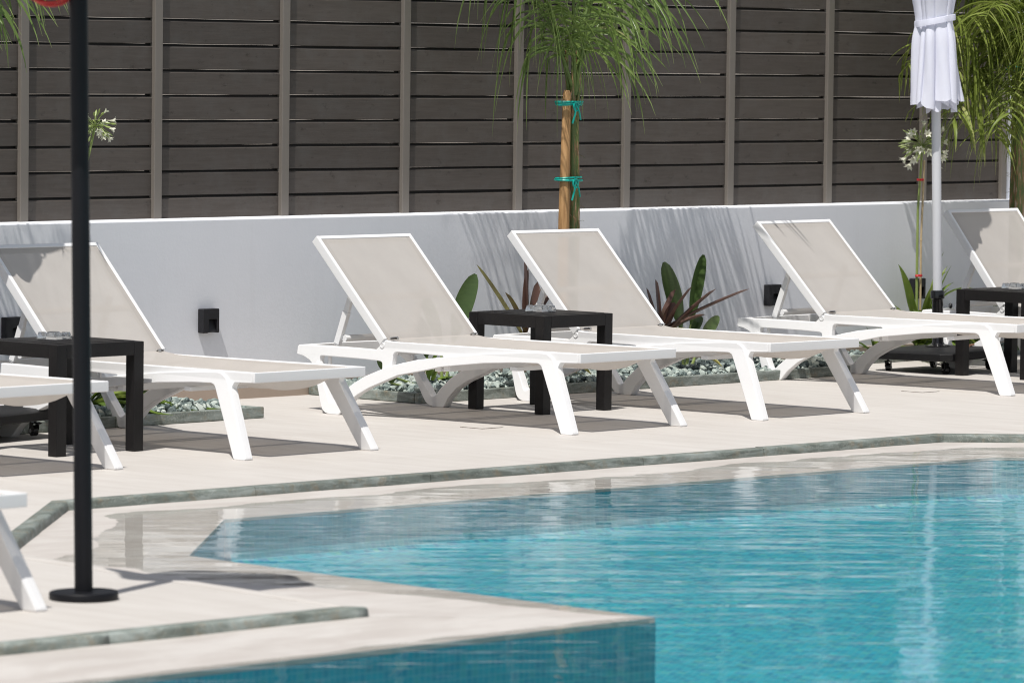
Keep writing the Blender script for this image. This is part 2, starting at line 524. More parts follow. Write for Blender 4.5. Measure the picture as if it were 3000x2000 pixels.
gm = MB(); gm.add([(-150, -150, -2), (150, -150, -2), (150, 150, -2), (-150, 150, -2)], [(0, 1, 2, 3)])
struct(gm.build('ground', M['ground'], smooth=False))
filled('pool_deck', [(-26, -24), (14, -24), (14, 3.), (-26, 3.)], DECK, 0., M['deck'])

# kerb stones around the deck edge: short lengths with fine joints
KW = .072
kin = offset_poly(DECK, KW)
kb = MB(); kplain = MB()
prof = [(0., -.08), (0., .003), (.005, .005), (.058, .005), (.065, .003), (.069, -.003), (KW, -.03), (KW, -.08)]
n = len(DECK)
for i in range(n):
    a0 = Vector(DECK[i]); a1 = Vector(DECK[(i+1) % n]); b0 = Vector(kin[i]); b1 = Vector(kin[(i+1) % n])
    L = (a1-a0).length; ns = max(1, round(L/1.05)); g = .0018/L
    cuts = [0]+[(k+random.uniform(-.22, .22))/ns for k in range(1, ns)]+[1]
    for k in range(ns):
        t0 = cuts[k]+(g if k else 0); t1 = cuts[k+1]-(g if k < ns-1 else 0)
        tone = random.uniform(.2, .8)
        m_ = max(2, int(L*(t1-t0)/.06))
        vs = []; dz = random.uniform(-.0015, .0015)
        for s in range(m_+1):
            t = t0+(t1-t0)*s/m_
            pa = a0.lerp(a1, t); pb = b0.lerp(b1, t)
            for d, z in prof:
                q = pa.lerp(pb, d/KW)
                w = noise.noise((q.x*9, q.y*9, z*30))*.0035*(1 if d > .05 else .2)
                nn = (pb-pa).normalized()
                vs.append((q.x+nn.x*w, q.y+nn.y*w, z+dz+w*.3))
        P = len(prof); fs = []
        for s in range(m_):
            for j in range(P-1):
                fs.append((s*P+j, s*P+j+1, (s+1)*P+j+1, (s+1)*P+j))
        fs += [tuple(range(P)), tuple(m_*P+j for j in reversed(range(P)))]
        (kplain if i == 6 else kb).add(vs, fs, tone)
ko = kb.build('kerb', M['kerb'], angle=50)
bm = bmesh.new(); bm.from_mesh(ko.data); bmesh.ops.recalc_face_normals(bm, faces=bm.faces); bm.to_mesh(ko.data); bm.free()
struct(ko)
kp = kplain.build('deck_edge', M['deck'], angle=50)
bm = bmesh.new(); bm.from_mesh(kp.data); bmesh.ops.recalc_face_normals(bm, faces=bm.faces); bm.to_mesh(kp.data); bm.free()
struct(kp)

# coping: falls a few millimetres from kerb to pool edge, so the water line runs across it
cp = MB()
ZK, ZE = -.0320, -.0405
for i in range(n):
    a0 = Vector(kin[i]); a1 = Vector(kin[(i+1) % n]); b0 = Vector(POOL[i]); b1 = Vector(POOL[(i+1) % n])
    m_ = max(2, int((a1-a0).length/.035)); q_ = 26
    vs = []
    for s in range(m_+1):
        for j in range(q_+1):
            p = a0.lerp(a1, s/m_).lerp(b0.lerp(b1, s/m_), j/q_)
            t = j/q_
            z = ZK+(ZE-ZK)*t
            z += .0046 if i == 5 else (.0048*max(0, 1-(s/m_)/.62) if i == 6 else 0)
            z += (noise.noise((p.x*1.6, p.y*1.6, 3.1))*.0016+noise.noise((p.x*5, p.y*5, 9))*.0007+noise.noise((p.x*17, p.y*17, 9))*.00025)*min(1, 4*(1-t))
            vs.append((p.x, p.y, z))
    for s in range(m_+1):
        p = b0.lerp(b1, s/m_); vs.append((p.x, p.y, ZE-.02))
    W = q_+1; fs = []
    for s in range(m_):
        for j in range(q_):
            fs.append((s*W+j, s*W+j+1, (s+1)*W+j+1, (s+1)*W+j))
        e = (m_+1)*W
        fs.append((s*W+q_, e+s, e+s+1, (s+1)*W+q_))
    cp.add(vs, fs)
co = cp.build('pool_coping', M['coping'], angle=40)
bm = bmesh.new(); bm.from_mesh(co.data); bmesh.ops.remove_doubles(bm, verts=bm.verts, dist=1e-5)
bmesh.ops.recalc_face_normals(bm, faces=bm.faces)
if sum(f.normal.z for f in bm.faces) < 0: bmesh.ops.reverse_faces(bm, faces=bm.faces)
bm.to_mesh(co.data); bm.free(); struct(co)

# pool basin with uv in metres (u along the wall, v up the wall)
DEPTH = .18
def bed(y): return ZE-DEPTH-max(0, (-4.2-y))*.026
bm = bmesh.new(); uvl = bm.loops.layers.uv.new('UVMap')
rings = []
for d, up in ((.002, None), (.002, .045), (.010, .018), (.026, .005), (.055, 0.)):
    rings.append([(x, y, ZE-.012 if up is None else bed(y)+up) for x, y in offset_poly(POOL, d)])
run = 0
for i in range(n):
    j = (i+1) % n; L = (Vector(rings[0][j])-Vector(rings[0][i])).length; vv = 0
    for k in range(len(rings)-1):
        q = [rings[k][i], rings[k][j], rings[k+1][j], rings[k+1][i]]
        h_ = (Vector(q[0])-Vector(q[3])).length
        f = bm.faces.new([bm.verts.new(p) for p in q])
        for lp, uv in zip(f.loops, ((run, -vv), (run+L, -vv), (run+L, -vv-h_), (run, -vv-h_))):
            lp[uvl].uv = uv
        vv += h_
    run += L
f = bm.faces.new([bm.verts.new(p) for p in rings[-1]]); f.normal_update()
if f.normal.z < 0: f.normal_flip()
for lp in f.loops: lp[uvl].uv = (lp.vert.co.x*.87+lp.vert.co.y*.5, -lp.vert.co.x*.5+lp.vert.co.y*.87)
bmesh.ops.triangulate(bm, faces=[f])
me = bpy.data.meshes.new('pool_basin'); bm.to_mesh(me); bm.free()
ob = link('pool_basin', me, M['mosaic'], angle=60); me.materials.append(M['mosaic_wall'])
for p in me.polygons:
    if abs(p.normal.z) < .5: p.material_index = 1
struct(ob)
filled('pool_water', offset_poly(DECK, KW-.01), None, -.0350, M['water'])

# low garden wall
wall = thing('garden_wall', 'low white plastered garden wall running behind the loungers under the dark slat fence', 'wall')
wb = MB(); wb.box((-2, .15, .4695-.03), (36, .30, .939+.06))
wb.build('wall_body', M['plaster'], wall, bevel=.008)
sk = MB(); sk.box((-2, -.004, .035), (35.9, .014, .09))
sk.build('skirting', M['skirting'], wall, bevel=.002)
tw = thing('tall_wall', 'tall white plastered wall beyond the right end of the slat fence', 'wall')
tb = MB(); tb.box((9.47, .28, 1.95), (6., .18, 2.05))
tb.build('wall_body', M['plaster'], tw, bevel=.01)

# slat fence
fence = thing('slat_fence', 'tall dark brown fence of wide horizontal slats between slim grey posts', 'fence')
PX = [-6.27, -5.36, -4.44, -3.525, -2.61, -1.70, -.793, .121, 1.036, 1.941, 2.848, 3.768, 4.683, 5.607, 6.425]
Y0 = .2; PITCH = .1306; Z0 = .927; ROWS = 13
for i in range(len(PX)-1):
    x0 = PX[i]+.024; x1 = PX[i+1]-.024
    mb = MB()
    for k in range(ROWS):
        zb = Z0+k*PITCH; tone = random.uniform(.15, .85)
        dz0 = random.uniform(-.0012, .0012); dz1 = random.uniform(-.0012, .0012); sag = random.uniform(-.002, .001)
        top = .1188; slit = 0. if k < 1 else max(0., random.uniform(.0018, .0046)*(.6 if k < 3 else 1))
        TT = [j/16 for j in range(16)]+[.972, .976, 1.]; ns = len(TT)-1; vs = []; tn = []
        for s in range(ns+1):
            t = TT[s]; dz = dz0*(1-t)+dz1*t+sag*math.sin(math.pi*t)
            wob = noise.noise((x0+t, k*3.3, 0))*.0016
            sl = slit*max(0, min(1.3, .75+1.3*noise.noise((x0*3+t*2.4, k*7.7, 4)))) if s < ns-1 else 0
            tong = PITCH-top-sl+.0004
            pr = [(Y0+.03, 0.), (Y0+.003, 0.), (Y0, .003), (Y0, top-.0075), (Y0+.0075, top), (Y0+.016, top), (Y0+.0165, top), (Y0+.0165, top+tong), (Y0+.03, top+tong)]
            for j, (y, z) in enumerate(pr):
                tn.append(0. if j > 5 or j == 0 else tone)  # tongue and back edge coloured near black, painting in the gap's shade
                vs.append((x0+(x1-x0)*t, y+wob, zb+z+(dz if z <= top else 0)))
        P = len(pr); fs = []
        for s in range(ns):
            for j in range(P-1):
                fs.append((s*P+j, (s+1)*P+j, (s+1)*P+j+1, s*P+j+1))
        fs += [tuple(reversed(range(P))), tuple(ns*P+j for j in range(P))]
        mb.add(vs, fs, tone); mb.t[-len(tn):] = tn
    mb.build('slat_panel', M['slat'], fence, smooth=False)
for x in PX:
    pb = MB()
    pb.box((x+.002, Y0+.006, 1.79), (.054, .06, 1.75))
    pb.build('fence_post', M['post'], fence, bevel=.003)
nb = thing('neighbour_wall', 'pale wall beyond the slat fence, glimpsed through the slits between its slats', 'wall')
bk = MB(); bk.box((.5, 1.6, 1.25), (22, .2, 3.1))
bk.build('wall_body', m_plain('cream_plaster', (.80, .74, .66), .85, .05, 2), nb, bevel=.01)

# ------------------------------------------------------------------ planters and gravel
def planter(name, label, x0, x1, y0, ends=(True, True)):
    t = thing(name, label, 'planter', (0, 0, 0), 0, 'gravel planting beds along the wall')
    sb = MB(); sb.box(((x0+x1)/2, y0/2-.01, .012), (x1-x0-.02, -y0-.03, .03))
    sb.build('soil_bed', M['soil'], t, smooth=False)
    H, T = .056, .035
    x = x0
    while x < x1-.05:
        L = min(random.uniform(.8, 1.1), x1-x)
        if x1-(x+L) < .25: L = x1-x
        b = MB(); b.box((x+L/2, y0+T/2, H/2), (L-.003, T, H), tone=random.uniform(.2, .8))
        b.build('border_stone', M['border'], t, bevel=.006)
        x += L
    for s, xx in zip(ends, (x0+T/2, x1-T/2)):
        if s:
            b = MB(); b.box((xx, (y0+T-.012)/2, H/2), (T, -y0-T-.016, H-.003), tone=random.uniform(.2, .8))
            b.build('border_stone', M['border'], t, bevel=.006)
    return t
ico = bmesh.new(); bmesh.ops.create_icosphere(ico, subdivisions=2, radius=1.)
IV = np.array([v.co[:] for v in ico.verts]); IF = [tuple(v.index for v in f.verts) for f in ico.faces]; ico.free()
rng = np.random.default_rng(11)
def gravel(label, x0, x1, y0, y1, sp=.036, layers=2):
    VS = []; FS = []; TN = []; o = 0
    variants = []
    for k in range(14):
        v = IV.copy()
        for _ in range(9):   # shave flat facets so chips look broken
            d = rng.normal(size=3); d /= np.linalg.norm(d); c = rng.uniform(.45, .85)
            e = v@d-c; v = v-np.outer(np.maximum(e, 0), d)*.95
        variants.append(v)
    for ly in range(layers):
        for ix in np.arange(x0, x1, sp):
            for iy in np.arange(y0, y1, sp):
                x = ix+rng.uniform(-.5, .5)*sp; y = iy+rng.uniform(-.5, .5)*sp
                if ly == 1 and rng.random() < .35: continue
                if not (x0 < x < x1 and y0 < y < y1): continue
                s = rng.uniform(.013, .023)*(1 if rng.random() > .1 else 1.4)
                ax = rng.normal(size=3); ax /= np.linalg.norm(ax)
                rot = np.array(Matrix.Rotation(rng.uniform(0, 6.28), 3, Vector(ax)))
                v = (variants[rng.integers(14)]*np.array([1.25, 1., .75])*s)@rot.T
                mound = .018*(1+noise.noise((x*3, y*3, 1.)))
                z = .036+ly*.017+mound*.6+rng.uniform(-.004, .006)
                VS.append(v+np.array([x, y, z])); TN += [rng.random()]*len(v)
                FS += [(a+o, b+o, c+o) for a, b, c in IF]; o += len(v)
    me = bpy.data.meshes.new('gravel')
    me.from_pydata(np.concatenate(VS).tolist(), [], FS)
    at = me.attributes.new('tone', 'FLOAT', 'POINT'); at.data.foreach_set('value', np.array(TN, dtype=np.float32))
    ob = link('gravel', me, M['gravel'], angle=28)
    return tag(ob, label, 'gravel', None, 'stuff')
planter('planter_bed', 'gravel bed edged with green stone behind the left black table', -3.9, -1.15, -1.0)
planter('planter_bed', 'long gravel bed edged with green stone where the tied young palm grows', .12, 3.67, -.83)
planter('planter_bed', 'gravel bed edged with green stone behind the parasol base at the right', 4.15, 7.8, -.26)
gravel('grey green stone chips in the left bed behind the left lounger', -2.9, -1.2, -.955, -.03)
gravel('grey green stone chips in the long bed behind the middle table', .165, 3.62, -.785, -.03)
gravel('grey green stone chips in the right bed behind the parasol base', 4.2, 6.2, -.215, -.03, layers=1)

# ------------------------------------------------------------------ sun loungers
OUT = [(-.60, .327), (-.57, .333), (-.285, .335), (-.045, .333), (-.022, .352), (-.012, .372), (.002, .380), (.018, .384), (.044, .378), (.4, .379), (.9, .382),
       (1.318, .384), (1.318, .338), (1.205, .334), (1.192, .31), (1.269, .165), (1.352, .006), (1.348, .0), (1.282, .0), (1.275, .006),
       (1.186, .161), (1.107, .295), (1.093, .318), (1.07, .327), (.95, .324), (.714, .309), (.429, .276), (.308, .250), (.142, .219), (.093, .2),
       (-.048, .146), (-.127, .105), (-.194, .051), (-.231, .003), (-.24, .0), (-.30, .0), (-.33, .006), (-.355, .022), (-.37, .048), (-.408, .132),
       (-.437, .195), (-.468, .232), (-.505, .258), (-.552, .276), (-.60, .283)]
H1 = [(.079, .252), (.08, .318), (.095, .329), (.25, .3285), (.42, .3265), (.43, .321), (.264, .300), (.15, .278)]
H2 = [(-.43, .284), (-.123, .282), (-.005, .279), (.012, .272), (.018, .232), (-.088, .195), (-.162, .155), (-.243, .096), (-.283, .058), (-.300, .052), (-.316, .062),
      (-.345, .112), (-.37, .148), (-.405, .212), (-.432, .258)]
ARCH = [(-.237, .098), (-.162, .157), (-.088, .197), (.0, .23), (.082, .259), (.264, .2985), (.436, .320), (.707, .351), (.95, .3685), (1.08, .3765), (1.125, .374), (1.16, .354), (1.186, .318), (1.269, .165),
        (1.352, .006), (1.348, .0005), (1.282, .0005), (1.275, .006), (1.186, .161), (1.107, .295), (1.093, .318), (1.07, .3265), (.95, .3235), (.714, .3085), (.429, .2755),
        (.308, .2495), (.142, .2185), (.093, .1995), (-.048, .1455), (-.127, .1045), (-.194, .0505), (-.231, .003), (-.24, .0005), (-.30, .0005), (-.33, .006), (-.355, .022), (-.37, .048),
        (-.408, .132), (-.437, .195), (-.462, .227), (-.432, .258), (-.405, .212), (-.37, .148), (-.345, .112), (-.316, .062), (-.300, .052), (-.283, .058)]
def side_mesh(sg):
    bm = bmesh.new()
    for spl, off, th, gr in (([round_poly(OUT, .008), round_poly(H1, .012), round_poly(H2, .012)], .0, .036, 0.), ([round_poly(ARCH, .01)], .013, .036, .0016)):
        me = plate(spl, th, .004, gr)
        for v in me.vertices:
            u, z, w = v.co
            out = .335-th/2+off+w*sg*1.
            out = .317+off+(w if sg > 0 else -w)
            out += .06*max(0, .345-z)/.345+.016*u/1.33
            v.co = (u, sg*out, max(0., z))
        bm.from_mesh(me); bpy.data.meshes.remove(me)
    bmesh.ops.remove_doubles(bm, verts=bm.verts, dist=2e-5)
    bmesh.ops.recalc_face_normals(bm, faces=bm.faces)
    me = bpy.data.meshes.new('side_frame'); bm.to_mesh(me); bm.free()
    return me
def make_lounger(label, back_deg=45.5, back_len=.692):
    t = thing('sun_lounger', label, 'sun lounger', (0, 0, 0), 0, 'sun loungers set out along the pool')
    for sg in (-1, 1):
        link('side_frame', side_mesh(sg), M['white'], t, weighted=True)
    b = MB()
    b.box((1.3255, 0, .361), (.017, .702, .0465))
    b.box((1.306, 0, .352), (.030, .60, .022))
    b.build('front_beam', M['white'], t, bevel=.004)
    b = MB()
    ns = 14; vs = []
    for s in range(ns+1):   # rear beam, slightly bowed
        v = -.325+.65*s/ns; bow = -.025*(1-(v/.325)**2)
        for du, z in ((-.006, .283), (.022, .290), (.022, .328), (-.006, .330)):
            vs.append((-.59+du+bow, v, z))
    fs = [(s*4+j, s*4+(j+1) % 4, (s+1)*4+(j+1) % 4, (s+1)*4+j) for s in range(ns) for j in range(4)]+[(3, 2, 1, 0), tuple(ns*4+j for j in range(4))]
    b.add(vs, fs)
    o = b.build('rear_beam', M['white'], t, angle=60)
    for u, z, w, l, h in ((.06, .322, .045, .60, .022), (.375, .262, .040, .66, .03), (.435, .266, .040, .66, .03), (.88, .287, .045, .66, .02)):
        b = MB(); b.box((u, 0, z), (w, l, h)); b.build('cross_bar', M['white'], t, bevel=.003)
    # backrest
    a = R(back_deg); e = Vector((-math.cos(a), 0, math.sin(a))); nf = Vector((math.sin(a), 0, math.cos(a)))
    o0 = Vector((.021, 0, .392)); V = Vector((0, 1, 0))
    b = MB()
    rot = Matrix((e, V, nf)).transposed()
    for sg in (-1, 1):
        b.box(o0+e*(back_len/2)+V*sg*.331-nf*.0235, (back_len, .020, .047), rot)
    b.box(o0+e*(back_len-.011)-nf*.0225, (.022, .642, .044), rot)
    b.box(o0+e*.30-nf*.036, (.03, .642, .018), rot)
    b.build('backrest_frame', M['white'], t, bevel=.0035)
    b = MB(); nu, nv = 22, 14; vs = []
    for i in range(nu+1):
        for j in range(nv+1):
            s = -.01+(back_len-.012)*i/nu; v = -.3205+.641*j/nv
            w = (1-(v/.3205)**2)
            dip = .012*w*math.sin(math.pi*min(1, max(0, s/back_len)))+.0025
            if i == nu: dip = .004
            vs.append(tuple(o0+e*s+V*v-nf*dip))
    b.add(vs, [(i*(nv+1)+j, i*(nv+1)+j+1, (i+1)*(nv+1)+j+1, (i+1)*(nv+1)+j) for i in range(nu) for j in range(nv)])
    b.build('backrest_sling', M['sling'], t, angle=60)
    b = MB(); nu, nv = 44, 18; vs = []
    for i in range(nu+1):
        for j in range(nv+1):
            u = .028+1.288*i/nu; v = -.312+.624*j/nv
            t_ = i/nu
            sag = (.03+.062*min(1, t_/.6))*min(1, t_/.12)**.8*min(1, max(0, 1-t_)/.07)**.6
            w = (1-abs(v/.312)**2.4)
            rip = .0022*math.sin(u*46+v*9)*w*t_
            z = .3795-.004*t_*(1-t_)-sag*w+rip
            if t_ < .06: z += .010*(1-t_/.06)
            vs.append((u, v, z))
    b.add(vs, [(i*(nv+1)+j, (i+1)*(nv+1)+j, (i+1)*(nv+1)+j+1, i*(nv+1)+j+1) for i in range(nu) for j in range(nv)])
    b.build('seat_sling', M['sling'], t, angle=60)
    for sg in (-1, 1):
        b = MB()
        p1 = o0+e*.385-nf*.045+V*sg*.255; p0 = Vector((-.388, sg*.262, .335))
        d = (p1-p0); L = d.length; d.normalize()
        n2 = d.cross(V).normalized()
        rr = Matrix((d, V, n2)).transposed()
        b.box((p0+p1)/2, (L, .020, .032), rr)
        b.box(p0.lerp(p1, .3), (L*.55, .026, .036), rr)
        b.build('support_strut', M['white'], t, bevel=.003)
        b = MB()
        c = MB(); c.lathe([(.0165, 0), (.0165, .004), (.014, .006), (.010, .006), (.009, .0045), (.001, .0045)], n=24)
        b.add([(x+.0, sg*(.333+z), y+.358) for x, y, z in c.v], c.f)
        o = b.build('hinge_cap', M['white'], t, angle=30)
        b = MB(); b.box((.036, sg*.292, .394), (.016, .05, .004), Matrix.Rotation(-.5, 3, 'Y')); b.box((.046, sg*.275, .391), (.010, .012, .012))
        b.build('sling_clip', M['chrome'], t, bevel=.001)
    b = MB(); b.tube([(-.34, -.26, .372), (-.34, .26, .372)], .017, 12); b.build('support_bar', M['white'], t)
    for sg in (-1, 1):
        b = MB(); b.box((-.40, sg*.30, .262), (.018, .012, .045)); b.build('rack_block', M['white'], t, bevel=.002)
    return t
D90 = R(-90)
lou = make_lounger('')
placed = False
for x, y, rz, lab in ((-4.033, -1.319, -89.5, 'sun lounger crossing behind the black post, only its foot end in view'),
                      (-2.476, -1.330, -89.7, 'sun lounger behind the left black table with a parasol shadow across its backrest'),
                      (-.313, -1.315, -89.6, 'sun lounger directly left of the middle black table, fully in view'),
                      (1.109, -1.327, -90.36, 'sun lounger directly right of the middle black table, young palm rising behind its backrest'),
                      (3.443, -1.054, -88., 'sun lounger with the wheeled parasol base showing beneath its seat'),
                      (-7.622, -4.925, -90., 'nearest sun lounger beside the black post foot, only a corner and leg in view')):
    if not placed:
        lou.location = (x, y, 0); lou.rotation_euler = (0, 0, R(rz)); lou['label'] = lab; placed = True
    else:
        dup(lou, (x, y, 0), R(rz), lab)
l5 = make_lounger('rightmost sun lounger, its tilted backrest rising behind the right black table', 51.)
l5.location = (5.02, -1.14, 0); l5.rotation_euler = (0, 0, R(-90.5))

# ------------------------------------------------------------------ side tables and ashtrays
def make_table(label):
    t = thing('side_table', label, 'side table', (0, 0, 0), 0, 'black side tables between the loungers')
    S, H, w = .52, .5, .058
    for sx in (-1, 1):
        for sy in (-1, 1):
            b = MB(); b.box((sx*(S/2-w/2), sy*(S/2-w/2), (H-.004)/2), (w, w, H-.004)); b.build('leg', M['table'], t, bevel=.003)
    b = MB()
    for s in (-1, 1):
        b.box((s*(S/2-w/2+.001), 0, H-.034), (w-.004, S-2*w-.001, .062))
        b.box((0, s*(S/2-w/2+.001), H-.034), (S-2*w-.001, w-.004, .062))
    b.build('top_frame', M['table'], t, bevel=.002)
    b = MB(); n = 7; inn = S-2*w-.004
    for k in range(n):
        y = -inn/2+inn*(k+.5)/n
        b.box((0, y, H-.009), (inn, inn/n-.008, .015))
    b.build('tabletop_slats', M['table'], t, bevel=.002)
    return t
tab = make_table('black slatted side table between the middle two loungers')
tab.location = (.345, -1.472, 0)
dup(tab, (-3.165, -1.775, 0), 0, 'black slatted side table behind the black post')
dup(tab, (4.42, -1.46, 0), 0, 'black slatted side table at the right edge beside the parasol base')
def make_ashtray(label):
    b = MB()
    n = 4
    S, H, In = .056, .031, .041
    ring = lambda s, z: [(-s, -s, z), (s, -s, z), (s, s, z), (-s, s, z)]
    # outer wall, rim with a notch in the middle of every side, bowl
    def ring12(s, z, notch=0.):
        out = []
        for k in range(4):
            a = Vector(ring(s, z)[k]); c = Vector(ring(s, z)[(k+1) % 4])
            for f, dz in ((0, 0), (.36, 0), (.42, -notch), (.58, -notch), (.64, 0)):
                p = a.lerp(c, f); out.append((p.x, p.y, z+dz))
        return out
    rows = [ring12(S, 0), ring12(S, .003), ring12(S*.9, H, .006), ring12(In, H-.001, .006), ring12(In*.86, .010), ring12(In*.4, .009)]
    vs = [p for r in rows for p in r]; m = 20; fs = []
    for i in range(len(rows)-1):
        for k in range(m):
            fs.append((i*m+k, i*m+(k+1) % m, (i+1)*m+(k+1) % m, (i+1)*m+k))
    fs += [tuple(reversed(range(m))), tuple((len(rows)-1)*m+k for k in range(m))]
    b.add(vs, fs)
    return tag(b.build('ashtray', M['glass'], None, angle=25), label, 'ashtray', 'glass ashtrays on the side tables')
a0 = make_ashtray('square glass ashtray on the middle black table')
a0.location = (.36, -1.455, .5005); a0.rotation_euler = (0, 0, R(4))
for (x, y, rz, lab) in ((-3.165, -1.72, 8, 'square glass ashtray on the left table, partly hidden by the black post'), (4.44, -1.41, -4, 'square glass ashtray on the right table at the photo edge')):
    c = a0.copy(); C.objects.link(c); c.location = (x, y, .5005); c.rotation_euler = (0, 0, R(rz)); c['label'] = lab

# ------------------------------------------------------------------ wall lights
def make_light(label):
    t = thing('wall_light', label, 'wall light', (0, 0, 0), 0, 'black step lights on the low wall')
    w, h, d = .114, .125, .043
    out = [(-w/2, 0), (-w/2, h), (w/2, h), (w/2, 0), (w*.37, 0), (w*.35, h*.57), (-w*.13, h*.57), (-w*.17, 0)]
    me = plate([round_poly(out, .006)], d, .004)
    for v in me.vertices:
        x, y, z = v.co; v.co = (x, -(d/2)+z, y)
    link('housing', me, M['fixture'], t, recalc=True, weighted=True)
    b = MB(); z1 = h*.56
    b.add([(-w*.165, -.039, .003), (w*.362, -.039, .003), (w*.345, -.012, z1), (-w*.128, -.012, z1), (-w*.165, -.001, .003), (w*.362, -.001, .003), (w*.345, -.001, z1), (-w*.128, -.001, z1)],
          [(0, 1, 2, 3), (7, 6, 5, 4), (0, 4, 5, 1), (1, 5, 6, 2), (3, 2, 6, 7), (0, 3, 7, 4)])
    b.build('recess_panel', M['recess'], t, smooth=False)
    return t
wl = make_light('square black wall light alone on the white wall between the two left loungers')
wl.location = (-.613, -.001, .354)
for x, lab in ((-1.944, 'square black wall light at the left edge behind the left table'), (3.931, 'square black wall light on the wall left of the parasol, in palm shadows'),
               (5.307, 'square black wall light half hidden by the green strap leaves near the parasol')):
    dup(wl, (x, -.001, .354), 0, lab)

